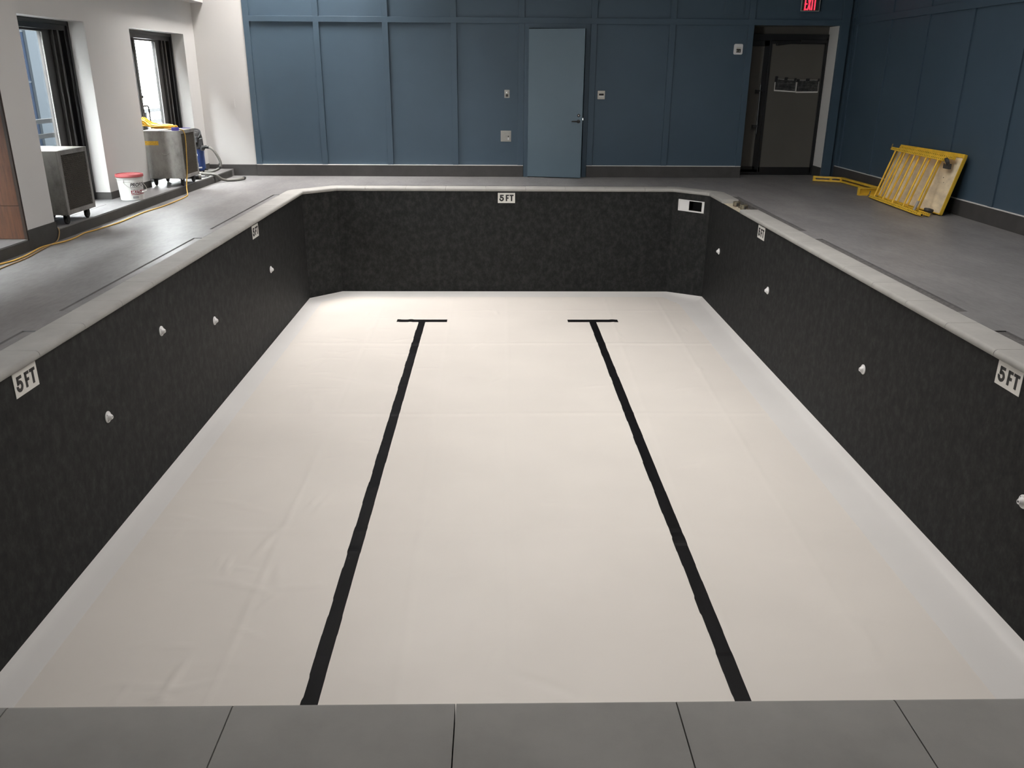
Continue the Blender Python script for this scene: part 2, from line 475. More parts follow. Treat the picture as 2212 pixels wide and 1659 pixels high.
# ------------------------------------------------------------------ coping
PROF = [(-.225, 0), (.006, 0), (.017, -.004), (.026, -.013), (.030, -.028), (.026, -.044), (.017, -.053), (.006, -.057), (-.225, -.057)]
def coping(a, b, name, m0=0., m1=0., joints=None, start=0., step=.66, outer=-.225):
    a, b = Vector((a[0], a[1], 0)), Vector((b[0], b[1], 0)); t = (b-a).normalized(); n = Vector((-t.y, t.x, 0))
    if n.dot(Vector((.2, 8, 0))-(a+b)/2) < 0: n = -n
    L = (b-a).length
    cuts = [0.]+[start+i*step for i in range(40) if .05 < start+i*step < L-.05]+[L]
    g = G(); pr = [((outer if s < -.1 else s), z) for s, z in PROF]; k = len(pr)
    for i in range(len(cuts)-1):
        s0, s1 = cuts[i], cuts[i+1]
        e0 = 0 if i == 0 else .002; e1 = 0 if i == len(cuts)-2 else .002
        base = len(g.v)
        for (s, e, mm, sign) in ((s0, e0, m0 if i == 0 else 0, 1), (s1, -e1, m1 if i == len(cuts)-2 else 0, -1)):
            for (ds, z) in pr: g.v.append(a+t*(s+e+sign*ds*mm)+n*ds+Vector((0, 0, z)))
        for j in range(k):
            j2 = (j+1)%k; g.f.append([base+j, base+j2, base+k+j2, base+k+j])
        g.f.append([base+j for j in range(k)]); g.f.append([base+k+j for j in range(k)][::-1])
    return struct(g.build(name, 'coping', smooth=True))
t22 = math.tan(math.radians(22.5))
coping((XL, 2.2), (XL, 13.543), 'trim_6', 0, t22, start=5.36-2.2-.66*4, step=.66)
coping(CLa, CLb, 'trim_7', t22, t22)
coping(CLb, CRa, 'trim_8', t22, t22, start=.48, step=.66)
coping(CRa, CRb, 'trim_9', t22, t22)
coping(CRb, (XR, 12.70), 'trim_10', t22, 0)
coping((XR, 11.72), (XR, 2.2), 'trim_11', 0, 0, start=11.72-10.66, step=.66)
coping((XL-.225, YN), (XR+.225, YN), 'trim_12', 0, 0, start=-.775-(XL-.225)-.657*3, step=.657, outer=-.30)
# exposed mortar bed where one coping stone is missing
g = G(); g.box((XR+.001, 11.70, -.070), (XR+.225, 12.72, -.056)); struct(g.build('trim_13', 'mortar'))
g = G()
for i in range(26):
    x = random.uniform(XR+.08, XR+.21); y = random.uniform(11.76, 12.6); r = random.uniform(.012, .03)
    g.lathe([(r*.6, 0), (r, r*.4), (r*.7, r*.8), (.001, r)], (x, y, -.056), n=6, ang0=random.random())
tag(g.build('mortar_rubble', 'mortar_dark'), 'crumbled mortar rubble in the coping gap', 'rubble', kind='stuff')
def socket():
    t = thing('anchor_socket', 'x', 'anchor socket', group='rail anchor sockets in the coping gap')
    G().lathe([(.052, 0), (.052, .062), (.047, .066), (.037, .066), (.037, .012), (.001, .012)], n=24).build('sleeve', 'socket', t, smooth=True)
    g = G(); g.box((-.012, -.075, .0), (.012, -.045, .05)); g.build('wedge_bolt', 'bronze', t, bevel=.003)
    return t
s1 = socket(); s1.location = (3.585, 12.44, -.056); s1['label'] = 'weathered metal anchor socket in coping gap, the one farther from the camera'
s2 = copy_tree(s1); s2.location = (3.60, 12.10, -.056); s2['label'] = 'weathered metal anchor socket in coping gap, the one nearer the camera'

# ------------------------------------------------------------------ deck
oL, oR, oB = XL-.228, XR+.228, YF+.228
tL, tR = -3.405, 3.775
slots = [(2.70, 5.825), (6.36, 9.465), (10.03, 13.085)]
slotsR = [(2.70, 5.83), (6.36, 9.50), (10.02, 13.06)]
g = G(); zb = -.12
g.box((-5.6, -2.2, zb), (tL, 13.2, 0))
g.box((tR, -2.2, zb), (7.2, 13.2, 0))
yy = -2.2
for a, b in slots: g.box((tL, yy, zb), (oL, a, 0)); yy = b
g.box((tL, yy, zb), (oL, 13.2, 0)); yy = -2.2
for a, b in slotsR: g.box((oR, yy, zb), (tR, a, 0)); yy = b
g.box((oR, yy, zb), (tR, 13.2, 0))
g.box((oL, -2.2, zb), (oR, YN-.303, 0))
# far deck behind the chamfers
k2 = .228*t22
g.prism([(-5.6, 13.2), (oL, 13.2), (oL, 13.543+k2*1.0), (-2.612-k2, oB), (2.966+k2, oB), (oR, 13.5+k2), (oR, 13.2), (7.2, 13.2), (7.2, 17.2), (-5.6, 17.2)], zb, 0)
struct(g.build('floor', 'deck'))
# recessed channel covers along the coping with an open slot on the outer side
def cover(x_out, x_in, y0, y1, name):
    s = 1 if x_in > x_out else -1
    g = G()
    g.box((x_out+s*.018, y0+.018, -.06), (x_in-s*.004, (y0+y1)/2-.002, -.004))
    g.box((x_out+s*.018, (y0+y1)/2+.002, -.06), (x_in-s*.004, y1-.018, -.004))
    struct(g.build(name, 'deck' if s > 0 else 'channel'))
    g = G(); g.box((x_out, y0, -.125), (x_in, y1, -.06)); struct(g.build(name.replace('cover', 'bed'), 'dark'))
for i, (a, b) in enumerate(slots): cover(tL, oL, a, b, 'trim_cover_left_%d' % (i+1))
for i, (a, b) in enumerate(slotsR): cover(tR, oR, a, b, 'trim_cover_right_%d' % (i+1))
# dark strip on the deck painting the shade of a gap behind the coping
g = G(); g.box((-2.35, oB+.001, -.0), (2.9, oB+.014, .0015)); struct(g.build('trim_14', 'dark'))

# ------------------------------------------------------------------ depth markers
def sign5ft():
    # local: x right, z up, faces -y
    t = thing('depth_marker', 'x', 'depth marker', group='5 FT depth markers on the pool walls')
    W, H = .285, .165
    g = G(); g.box((-W/2, -.003, -H), (W/2, 0, 0)); g.build('plate', 'marker_white', t)
    g = G(); y0, y1 = -.0045, -.0025
    def bx(x0, x1, z0, z1): g.box((x0, y0, z0), (x1, y1, z1))
    zt, zbm = -.030, -.134; h = zt-zbm
    # F
    x = -.012; bx(x, x+.024, zbm, zt); bx(x, x+.054, zt-.021, zt); bx(x, x+.048, zt-.064, zt-.044)
    # T
    x = .052; bx(x, x+.066, zt-.021, zt); bx(x+.021, x+.045, zbm, zt)
    # 5
    x = -.108; bx(x+.003, x+.062, zt-.021, zt)
    bx(x+.001, x+.024, zt-.058, zt)
    cx, cz, ro, ri = x+.027, zbm+.036, .039, .0155
    po, pi_ = [], []
    for i in range(21):
        a = math.radians(135-(i/20)*325)
        po.append((cx+ro*math.cos(a), cz+ro*math.sin(a))); pi_.append((cx+ri*math.cos(a), cz+ri*math.sin(a)))
    for i in range(20):
        g.prism3([po[i], po[i+1], pi_[i+1], pi_[i]], (0, 0, 0), (1, 0, 0), (0, 0, 1), (0, 1, 0), y0, y1)
    g.build('lettering', 'ink_black', t)
    return t
sg = sign5ft()
def put_sign(loc, rz, label, first=False):
    o = sg if first else copy_tree(sg)
    o.location = loc; o.rotation_euler = (0, 0, rz); o['label'] = label
put_sign((.192, YF-.001, -.082), 0, 'white 5 FT depth marker in the middle of the far pool wall', True)
put_sign((XL+.001, 5.19, -.062), PI/2, 'white 5 FT depth marker on the left pool wall, nearest the camera')
put_sign((XL+.001, 10.77, -.070), PI/2, 'white 5 FT depth marker far along the left pool wall')
put_sign((XR-.001, 5.20, -.060), -PI/2, 'white 5 FT depth marker at the right photo edge, near end of right pool wall')
put_sign((XR-.001, 10.75, -.070), -PI/2, 'white 5 FT depth marker far along the right pool wall')

# ------------------------------------------------------------------ return jets
def jet():
    t = thing('return_jet', 'x', 'return jet', group='white return jets on the pool walls')
    # faces -y in local space
    G().lathe([(.047, 0), (.047, .004), (.044, .008), (.036, .010), (.034, .010)], (0, 0, 0), (0, -1, 0), 28).build('flange', 'white_plastic', t, smooth=True)
    G().lathe([(.034, .008), (.031, .016), (.021, .030), (.016, .036), (.015, .038), (.0095, .038), (.0090, .030), (.0005, .030)], (0, 0, 0), (0, -1, 0), 28).build('nozzle', 'white_plastic', t, smooth=True)
    o = G().lathe([(.0092, .0), (.0092, .0312), (.0001, .0314)], (0, 0, 0), (0, -1, 0), 16).build('orifice', 'dark', t); o['label'] = 'dark round opening'
    for a in (-1, 1):
        g = G(); g.box((-.028, -.0112, a*.018-.010), (-.023, -.009, a*.018+.010)); o = g.build('screw_slot', 'dark', t); o['label'] = 'dark slot in the flange'
    return t
jt = jet()
JL = [(11.33, -.778, 'farthest'), (8.87, -.80, 'third from the camera'), (7.43, -.485, 'set higher than the others'), (6.175, -.82, 'nearest the camera')]
for i, (y, z, w) in enumerate(JL):
    o = jt if i == 0 else copy_tree(jt)
    o.location = (XL+.001, y, z); o.rotation_euler = (0, 0, PI/2)
    o['label'] = 'white round return jet on the left pool wall, '+w
JR = [(12.70, -.787, 'farthest'), (10.245, -.795, 'second from the far end'), (7.315, -.825, 'third from the far end'), (4.775, -.85, 'nearest, at the photo edge')]
for y, z, w in JR:
    o = copy_tree(jt); o.location = (XR-.001, y, z); o.rotation_euler = (0, 0, -PI/2)
    o['label'] = 'white round return jet on the right pool wall, '+w

# ------------------------------------------------------------------ skimmer in the right corner wall
a3 = Vector((CRa.x, CRa.y, 0)); tt = (Vector((CRb.x, CRb.y, 0))-a3).normalized(); ang = math.atan2(tt.y, tt.x)
sk = thing('skimmer', 'white skimmer frame with dark mouth set in right corner of pool wall', 'skimmer', tuple(a3+tt*.365+Vector((0, 0, -.25))), ang)
w2, h2 = .237, .082
g = G()
g.box((-w2-.012, -.008, h2-.003), (w2+.012, .0, h2+.010)); g.box((-w2-.012, -.008, -h2-.012), (w2+.012, 0, -h2+.010))
g.box((-w2-.012, -.008, -h2), (-w2+.008, 0, h2)); g.box((w2-.032, -.008, -h2), (w2+.012, 0, h2))
g.build('faceplate', 'white_plastic', sk, bevel=.002)
g = G()
for q in (((-w2, 0, h2), (w2, .20, h2+.006)), ((-w2, 0, -h2-.006), (w2, .20, -h2)), ((-w2-.006, 0, -h2), (-w2, .20, h2)), ((w2, 0, -h2), (w2+.006, .20, h2)), ((-w2, .20, -h2), (w2, .206, h2))): g.box(*q)
g.build('throat', 'dark', sk)
g = G(); g.box((-w2+.004, .004, -h2+.006), (-w2+.19, .012, h2-.004)); g.build('weir_flap', 'white_plastic', sk, bevel=.002)

# ------------------------------------------------------------------ left wall (own frame: u outward to pool, v along, z up)
def left(g, name, m, **kw): return struct(g.build(name, m, loc=LO, rz=LA, **kw))
g = G(); g.box((-.9, -10.4, 0), (0, VB, ST)); left(g, 'trim_15', 'deck')                       # raised step / platform
g = G(); g.box((-.005, -10.4, .0), (.012, VB-.16, ST-.012)); left(g, 'trim_16', 'riser_tile')      # riser facing
ZC = 4.7
openings = [(-9.2, -7.0), (-5.65, -3.45), (-2.15, .02), (1.30, 3.482), (4.825, 6.949)]
HD = 2.352
g = G(); pv = -10.4
for a, b in openings:
    g.box((-.82, pv, 0), (WF, a, HD)); pv = b
g.box((-.82, pv, 0), (WF, VB+.3, HD)); g.box((-.82, -10.4, HD), (WF, VB+.3, ZC))
left(g, 'wall_left', 'white_paint')
g = G(); g.box((WF, .56, ST), (0, 1.118, ZC)); left(g, 'wall_left_pilaster', 'white_paint')
g = G(); g.box((WF-.001, -10.4, 2.868), (-.225, VB, 3.3)); left(g, 'beam_left', 'white_paint')
# tiled base
g = G()
for a, b in ((3.482, 4.825), (6.949, VB)): g.box((WF, a, ST), (WF+.012, b, ST+.095))
for a, b in openings[2:]:
    g.box((WG, a, ST), (WF+.012, a+.012, ST+.095)); g.box((WG, b-.012, ST), (WF+.012, b, ST+.095))
left(g, 'baseboard_left', 'riser_tile')
g = G(); g.box((-.002, .545, 0), (.014, 1.13, ST+.088)); g.box((WF, 1.118, ST), (.014, 1.13, ST+.088)); left(g, 'baseboard_pilaster', 'riser_tile')

# timber cladding on the near side of the pilaster
wd = thing('timber_cladding', 'reddish-brown timber cladding panel at the left photo edge beside white pilaster', 'wood panel', tuple(LP(0, .537)), LA)
g = G(); g.box((-.435, 0, ST+.002), (-.022, .02, ST+.34)); g.build('lower_board', 'wood', wd, bevel=.002)
g = G(); g.box((-.435, 0, ST+.343), (-.022, .02, 2.9)); g.build('upper_board', 'wood', wd, bevel=.002)
g = G(); g.box((-.022, -.004, ST), (.010, .022, 2.9)); o = g.build('edge_trim', 'wood_edge', wd, bevel=.002); o['label'] = 'dark edge strip'

def window(i, v0, v1, handle=False):
    w = thing('window_%d' % i, None, None, tuple(LP(0, 0)), LA); w['kind'] = 'structure'
    z0, z1 = ST, HD
    g = G()
    fo, fi = WG-.14, WG
    g.box((fo, v0, z1-.112), (fi, v1, z1)); g.box((fo, v0, z0), (fi, v1, z0+.05))
    g.box((fo, v0, z0), (fi, v0+.10, z1)); g.box((fo, v1-.10, z0), (fi, v1, z1))
    g.box((fi-.002, v0, z1-.05), (fi+.02, v1, z1-.002)); g.box((fi-.002, v1-.045, z0), (fi+.02, v1, z1))
    g.build('frame', 'black', w, bevel=.003)
    # fixed sash (far side) in the outer track, sliding sash (near side)
    sv = v1-.56; sz0, sz1 = z0+.05, z1-.105
    g = G()
    g.box((fo+.03, sv, sz0), (fo+.09, sv+.17, sz1)); g.box((fo+.03, v0+.10, sz1-.035), (fo+.09, sv, sz1)); g.box((fo+.03, v0+.10, sz0), (fo+.09, sv, sz0+.06))
    g.build('sash', 'bronze', w, bevel=.003)
    g = G(); g.box((fo+.06, sv+.172, sz0), (fo+.085, v1-.1, sz1)); g.build('jamb_cover', 'black', w)
    g = G(); g.box((fo+.02, sv+.19, sz0), (fo+.125, sv+.215, sz1)); g.box((fo+.04, sv+.29, sz0), (fo+.135, sv+.335, sz1)); g.build('track_fin', 'bronze', w, bevel=.002)
    g = G(); g.box((fo+.088, sv-.022, sz0+.05), (fo+.092, sv-.004, sz1-.04)); o = g.build('glazing_bead', 'white_plastic', w); o['label'] = 'thin white glazing edge'  # white strip along the edge of the pane
    g = G(); g.box((fo+.055, v0+.10, sz0+.05), (fo+.061, sv+.01, sz1-.03)); g.build('pane', 'glass', w)
    if handle:
        g = G(); g.box((fo+.03, v0+.585, sz0), (fo+.135, v0+.69, sz1)); g.box((fo+.135, v0+.60, sz0), (fo+.150, v0+.625, sz1)); g.build('meeting_stile', 'bronze', w, bevel=.003)
        g = G(); g.tube(spline([(fi-.01, v0+.675, 1.26), (fi+.03, v0+.69, 1.262), (fi+.045, v0+.735, 1.24), (fi+.045, v0+.745, 1.05), (fi+.045, v0+.74, .92), (fi+.02, v0+.69, .90), (fi-.01, v0+.675, .90)], 6), .011, 8); g.build('handle', 'black', w, smooth=True)
        g = G(); g.lathe([(.022, 0), (.022, .02), (.012, .032), (.001, .032)], (fi-.01, v0+.66, 1.40), (1, 0, 0), 14); g.build('lock', 'darkgrey', w, smooth=True)
    return w
for i, (a, b) in enumerate(openings): window(i+1, a, b, handle=(i == 4))
# threshold strips on the platform in front of window 4
g = G(); g.box((-.30, 1.33, ST), (-.292, 3.0, ST+.0012)); g.box((-.40, 1.33, ST), (-.392, 2.9, ST+.0012)); left(g, 'trim_17', 'riser_tile')

# ------------------------------------------------------------------ back wall
xc = -4.31
g = G(); g.box((-5.6, YB, 0), (xc, YB+.15, ZC)); struct(g.build('wall_back_white', 'white_paint'))
g = G(); yP = YB+.012
D0, D1, DH = .517, 1.664, 2.583      # blue door opening incl. frame
E0, E1, EH = 4.505, 6.012, 2.586     # exit opening
g.box((xc, yP, 0), (D0, YB+.15, ZC)); g.box((D0, yP, DH), (D1, YB+.15, ZC)); g.box((D1, yP, 0), (E0, YB+.15, ZC))
g.box((E0, yP, EH), (E1, YB+.15, ZC)); g.box((E1, YB+.02, 2.7), (6.2, YB+.15, ZC)); g.box((E1, yP, 0), (6.17, YB+.03, ZC)); g.box((6.17, YB+.09, 0), (6.6, YB+.15, ZC))
yT = YB-.022
def bat(x0, x1, z0, z1): g.box((x0, yT, z0), (x1, yP, z1))
zr0, zr1 = 2.583, 2.674
bat(xc, E1+.01, zr0, zr1)
for xr, w in ((-4.21, .10), (-3.025, .10), (-1.839, .10), (-.66, .10), (.517, .105), (1.772, .105), (3.139, .105), (4.505, .105)):
    bat(xr-w, xr, .205 if not .4 < xr < 1.6 else .205, zr0)
    bat(xr-w, xr, zr1, ZC)
bat(E1+.01, 6.17, 0.0, ZC)
struct(g.build('wall_back', 'blue', bevel=.0015, bseg=1))
g = G()
for x0, x1 in ((-6, xc), ): g.box((x0, YB-.014, 0), (x1, YB, .197))
g.box((xc, YB-.036, 0), (D0-.004, yP, .197)); g.box((D1+.004, YB-.036, 0), (E0-.004, yP, .197))
struct(g.build('baseboard_back', 'base_tile', bevel=.002, bseg=1))
g = G(); g.box((xc, YB-.034, .197), (D0-.004, yP, .206)); g.box((D1+.004, YB-.034, .197), (E0-.004, yP, .206)); struct(g.build('trim_18', 'grey_white'))  # pale strip paints the light caught on the baseboard's top edge

# blue door, standing a little ajar
dr = thing('door_1', None, None, (.598, YB-.01, 0)); dr['kind'] = 'structure'
g = G()
fx0, fx1 = D0-.598+.002, D1-.598-.002
g.box((fx0, -.022, 0), (-.003, .10, DH)); g.box((.985, -.022, 0), (fx1, .10, DH)); g.box((-.003, -.022, 2.508), (.985, .10, DH))
g.box((fx0, .1005, 0), (fx0+.02, .6, DH)); g.build('frame', 'blue', dr, bevel=.003)
g = G(); g.box((-.1, .5, 0), (1.2, .55, 2.7)); g.box((-.1, .12, 2.6), (1.2, .55, 2.7)); g.box((1.08, .12, 0), (1.2, .55, 2.7)); g.build('closet_void', 'dark', dr)
th = -math.radians(13.5); ca, sa = math.cos(th), math.sin(th)
Rm = Matrix.Rotation(th, 4, 'Z')
def leafp(g): return g.xf(Rm)
g = G(); g.box((.004, -.045, .012), (.982, 0, 2.497)); leafp(g).build('leaf', 'blue_door', dr, bevel=.003)
g = G(); g.lathe([(.030, 0), (.030, .010), (.012, .014), (.012, .045), (.001, .046)], (.915, -.045, .985), (0, -1, 0), 20)
g.tube([(.915, -.082, .985), (.90, -.088, .985), (.80, -.088, .985)], [.012, .012, .010], 8); leafp(g).build('handle', 'black', dr, smooth=True)
g = G(); g.lathe([(.026, 0), (.026, .010), (.020, .014), (.001, .014)], (.915, -.045, 1.085), (0, -1, 0), 20); leafp(g).build('deadbolt', 'black', dr, smooth=True)
g = G(); g.lathe([(.009, 0), (.009, .003), (.001, .003)], (.915, -.059, 1.085), (0, -1, 0), 12); leafp(g).build('keyhole', 'steel', dr)
g = G(); g.box((.98, -.032, 1.008), (.994, -.012, 1.045)); leafp(g).build('latch', 'chrome', dr)

# exit recess with a pair of papered black-framed doors
yD = 16.10
g = G(); g.box((E1, YB+.03, .0), (E1+.158, yD+.3, 2.75)); g.box((E1+.158, YB+.16, 0), (6.4, yD+.3, 2.75)); struct(g.build('wall_recess_right', 'grey_white'))
g = G(); g.box((E0-.25, YB+.15, 0), (E0, yD+.3, 2.75)); struct(g.build('wall_recess_left', 'grey_white'))
g = G(); g.box((E0-.1, YB+.15, EH), (E1+.2, yD+.3, EH+.1)); g.box((E0-.1, yD+.02, 2.45), (E1+.2, yD+.12, EH)); struct(g.build('wall_recess_head', 'paper'))
g = G(); g.box((E1-.012, YB+.03, 0), (E1, yD-.022, .18)); struct(g.build('baseboard_recess', 'riser_tile'))
dd = thing('door_2', None, None, (E0, yD, 0)); dd['kind'] = 'structure'
W2 = E1-E0
g = G()
g.box((0, -.02, 2.36), (W2, .08, 2.462)); g.box((0, -.02, 0), (.04, .08, 2.4)); g.box((W2-.035, -.02, 0), (W2, .08, 2.4)); g.box((0, 0, 0), (W2, .06, .10))
g.build('frame', 'black', dd, bevel=.002)
# left leaf
g = G(); g.box((.05, .0, .05), (.40, .04, .155)); g.box((.30+.06, 0, .05), (.46, .05, 2.36)); g.box((.05, 0, 2.26), (.45, .04, 2.355)); g.box((.04, 0, .05), (.075, .04, 2.355))
g.build('left_leaf', 'black', dd, bevel=.002)
g = G(); g.box((.07, .012, .15), (.37, .02, 2.27)); o = g.build('left_paper', 'paper', dd); o['label'] = 'brown paper covering the glass'
# right leaf
g = G(); g.box((.47, -.01, .05), (W2-.04, .04, .145)); g.box((.462, -.01, .05), (.50, .04, 2.36)); g.box((.50, -.01, 2.30), (W2-.04, .04, 2.355)); g.box((W2-.06, -.01, .05), (W2-.038, .04, 2.355))
g.build('right_leaf', 'black', dd, bevel=.002)
g = G(); g.box((.50, .0, .14), (W2-.06, .008, 2.31)); o = g.build('right_paper', 'paper', dd); o['label'] = 'brown paper covering the glass'
g = G(); g.tube([(.345, -.055, 1.61), (.355, -.055, .74)], .017, 8); g.build('pull_bar', 'black', dd, smooth=True)
for z in (1.50, .885):
    g = G(); g.box((.27, -.07, z-.012), (.40, .0, z+.020)); g.box((.255, -.055, z-.045), (.33, -.035, z-.020)); g.build('bar_bracket', 'black', dd, bevel=.003)
g = G(); g.beam((.58, -.03, 2.285), (1.02, -.03, 2.345), .03, .035); g.box((1.0, -.05, 2.315), (W2-.04, -.005, 2.37)); g.box((.56, -.03, 2.27), (.62, .0, 2.30)); g.build('door_closer', 'black', dd, bevel=.003)
def poster(x0, x1, z0, z1, zr, m, label):
    t = thing('photo_print', label, 'photo print', (x0, yD-.012, z0), group='photo prints taped to the papered door')
    w = x1-x0; h = z1-z0
    g = G(); g.add([(0, 0, 0), (w, 0, zr), (w, 0, h+zr), (0, 0, h), (0, -.002, 0), (w, -.002, zr), (w, -.002, h+zr), (0, -.002, h)], [(0,1,2,3),(4,7,6,5),(0,4,5,1),(1,5,6,2),(2,6,7,3),(3,7,4,0)])
    g.build('sheet', 'marker_white', t)
    g = G(); g.add([(.012, -.003, .022), (w-.006, -.003, zr+.022), (w-.006, -.003, h+zr-.004), (.012, -.003, h-.004)], [(0, 1, 2, 3)]); o = g.build('picture', m, t); o['label'] = 'dark printed picture'
    return t
pa = poster(5.118, 5.512, 1.500, 1.712, -.022, 'photo_a', 'left of the two dark photo prints taped on the papered exit door')
pb = poster(5.518, 5.930, 1.472, 1.692, .004, 'photo_b', 'right of the two dark photo prints taped on the papered exit door')
for (t, x, z, w, h) in ((pa, .02, .205, .05, .10), (pa, .20, .215, .06, .045), (pa, .37, .20, .04, .05), (pb, .02, .21, .06, .05), (pb, .20, .225, .07, .045), (pb, .40, .222, .035, .05)):
    g = G(); g.obox((x, -.0045, z), (w/2, 0, 0), (0, .0012, 0), (.004, 0, h/2)); o = g.build('tape_strip', 'ink_black', t); o['label'] = 'strip of black tape'

# ------------------------------------------------------------------ right wall
g = G(); g.box((XW, -2.2, 0), (XW+.15, YB+.2, ZC))
for y in (15.55, 14.22, 12.99, 11.77, 10.53, 9.31, 8.09, 6.87, 5.65, 4.43, 3.21, 1.99, .77, -.45):
    g.box((XW-.022, y, .215), (XW, y+.10, 2.604)); g.box((XW-.022, y, 2.71), (XW, y+.10, ZC))
g.box((XW-.026, -2.2, 2.604), (XW, YB+.09, 2.71))
struct(g.build('wall_right', 'blue', bevel=.0015, bseg=1))
g = G(); g.box((XW-.036, -2.2, 0), (XW, YB+.09, .205)); struct(g.build('baseboard_right', 'base_tile', bevel=.002, bseg=1))
g = G(); g.box((XW-.032, -2.2, .205), (XW, YB+.09, .214)); struct(g.build('trim_19', 'grey_white'))  # lit top edge of the right baseboard, painted as a pale strip

# ceiling with added, unseen rooflights, kerbs and tints shaped to set brightness, and the wall behind the camera
ADDED_ROOFLIGHTS = [(-2.1, -.1, 11.7, 13.6, 2.6, .21), (-.6, 2.9, 4.7, 8.2, .6, .076), (-1.3, 1.7, 8.6, 10.8, 1.2, .122), (2.3, 4.3, 8.6, 11.6, 1.0, .034), (-4.3, -2.4, 13.7, 15.5, 1.8, .88)]
xs_ = sorted(set([-5.95, 7.2]+[r[0] for r in ADDED_ROOFLIGHTS]+[r[1] for r in ADDED_ROOFLIGHTS])); ys_ = sorted(set([-2.4, 17.2]+[r[2] for r in ADDED_ROOFLIGHTS]+[r[3] for r in ADDED_ROOFLIGHTS]))
g = G()
for i in range(len(xs_)-1):
    for j in range(len(ys_)-1):
        cx, cy = (xs_[i]+xs_[i+1])/2, (ys_[j]+ys_[j+1])/2
        if not any(r[0] < cx < r[1] and r[2] < cy < r[3] for r in ADDED_ROOFLIGHTS): g.box((xs_[i], ys_[j], ZC), (xs_[i+1], ys_[j+1], ZC+.2))
struct(g.build('ceiling', 'ceiling'))
for n_, (x0, x1, y0, y1, kb, tint) in enumerate(ADDED_ROOFLIGHTS):
    g = G(); t_ = ZC+.2+kb
    for q in (((x0-.1, y0-.1, ZC+.1), (x0, y1+.1, t_)), ((x1, y0-.1, ZC+.1), (x1+.1, y1+.1, t_)), ((x0-.1, y0-.1, ZC+.1), (x1+.1, y0, t_)), ((x0-.1, y1, ZC+.1), (x1+.1, y1+.1, t_))): g.box(*q)
    struct(g.build('ceiling_rooflight_kerb_%d' % (n_+1), 'ceiling'))
    m_ = bpy.data.materials.new('tinted_roof_glazing_%d' % (n_+1)); m_.use_nodes = True; m_.node_tree.nodes.clear()
    o_ = m_.node_tree.nodes.new('ShaderNodeOutputMaterial'); t2_ = m_.node_tree.nodes.new('ShaderNodeBsdfTransparent'); t2_.inputs['Color'].default_value = (tint, tint*.985, tint*.96, 1)
    m_.node_tree.links.new(t2_.outputs[0], o_.inputs['Surface'])
    g = G(); g.add([(x0, y0, t_-.03), (x1, y0, t_-.03), (x1, y1, t_-.03), (x0, y1, t_-.03)], [(0, 1, 2, 3)]); struct(g.build('window_rooflight_%d' % (n_+1), m_))
g = G(); g.box((-5.95, -2.4, 0), (7.2, -2.2, ZC)); struct(g.build('wall_front', 'grey_white'))

# ------------------------------------------------------------------ fittings on the walls
def rounded(g, x0, x1, z0, z1, r, y0, y1):
    p = []
    for cx, cz, a0 in ((x1-r, z1-r, 0), (x0+r, z1-r, 90), (x0+r, z0+r, 180), (x1-r, z0+r, 270)):
        for i in range(5):
            a = math.radians(a0+i*22.5); p.append((cx+r*math.cos(a), cz+r*math.sin(a)))
    g.prism3(p, (0, 0, 0), (1, 0, 0), (0, 0, 1), (0, 1, 0), y0, y1); return g
t = thing('key_switch', 'small stainless steel key switch plate on blue wall left of the blue door', 'switch', (.217, yP, 1.365))
g = G(); rounded(g, -.046, .046, 0, .135, .004, -.008, 0); g.build('plate', 'steel', t, bevel=.002)
g = G(); g.lathe([(.016, 0), (.016, .010), (.010, .012), (.001, .012)], (.0, -.008, .088), (0, -1, 0), 16); g.build('key_barrel', 'chrome', t, smooth=True)
g = G(); rounded(g, -.022, .022, .02, .062, .003, -.010, -.007); g.build('insert', 'bronze', t)
t = thing('wall_box', 'square stainless steel lockable wall box low on blue wall beside the door', 'wall box', (.2, yP, .617))
g = G(); rounded(g, -.094, .094, 0, .19, .004, -.010, 0); g.build('rim', 'steel', t, bevel=.002)
g = G(); g.box((-.074, -.015, .018), (.074, -.009, .172)); o = g.build('door', 'steel', t, bevel=.002)
g2 = G(); g2.lathe([(.011, 0), (.011, .006), (.001, .006)], (.045, -.015, .090), (0, -1, 0), 14); g2.build('lock', 'bronze', o, smooth=True)
g2 = G(); g2.box((.032, -.018, .03), (.058, -.014, .072)); q = g2.build('sticker', 'white_plastic', o); q['label'] = 'small white sticker'
t = thing('wall_control', 'grey wall control with black display on blue wall right of the blue door', 'wall control', (1.893, yP, 1.352))
g = G(); rounded(g, -.064, .064, 0, .143, .004, -.022, 0); g.build('housing', 'beige_plastic', t, bevel=.003)
g = G(); g.box((-.042, -.025, .064), (.042, -.021, .095)); g.build('display', 'ink_black', t)
g = G(); g.box((-.042, -.027, .036), (.042, -.021, .058)); g.build('button', 'white_plastic', t, bevel=.002)
t = thing('alarm_strobe', 'white rounded fire alarm strobe high on blue wall left of the exit doors', 'alarm', (4.264, yP, 2.105))
g = G(); rounded(g, -.078, .078, 0, .176, .026, -.03, 0); g.build('housing', 'white_plastic', t, bevel=.006)
g = G(); g.box((-.036, -.036, .034), (.042, -.028, .092)); g.build('lens_recess', 'bronze', t, bevel=.003)
for x in (-.022, .016):
    g = G(); g.lathe([(.012, 0), (.010, .006), (.001, .009)], (x, -.036, .058), (0, -1, 0), 12); g.build('lamp', 'chrome', t, smooth=True)
g = G(); g.box((-.040, -.040, .094), (.044, -.026, .118)); g.build('hood', 'beige_plastic', t, bevel=.004)
t = thing('access_panel', 'blue painted square access hatch at the top of the blue back wall', 'access panel', (4.135, yP, 2.745))
g = G(); g.box((-.18, -.010, 0), (.18, 0, .40)); g.build('frame', 'blue', t, bevel=.002)
g = G(); g.box((-.165, -.014, .015), (.165, -.009, .385)); g.build('door', 'blue', t, bevel=.002)
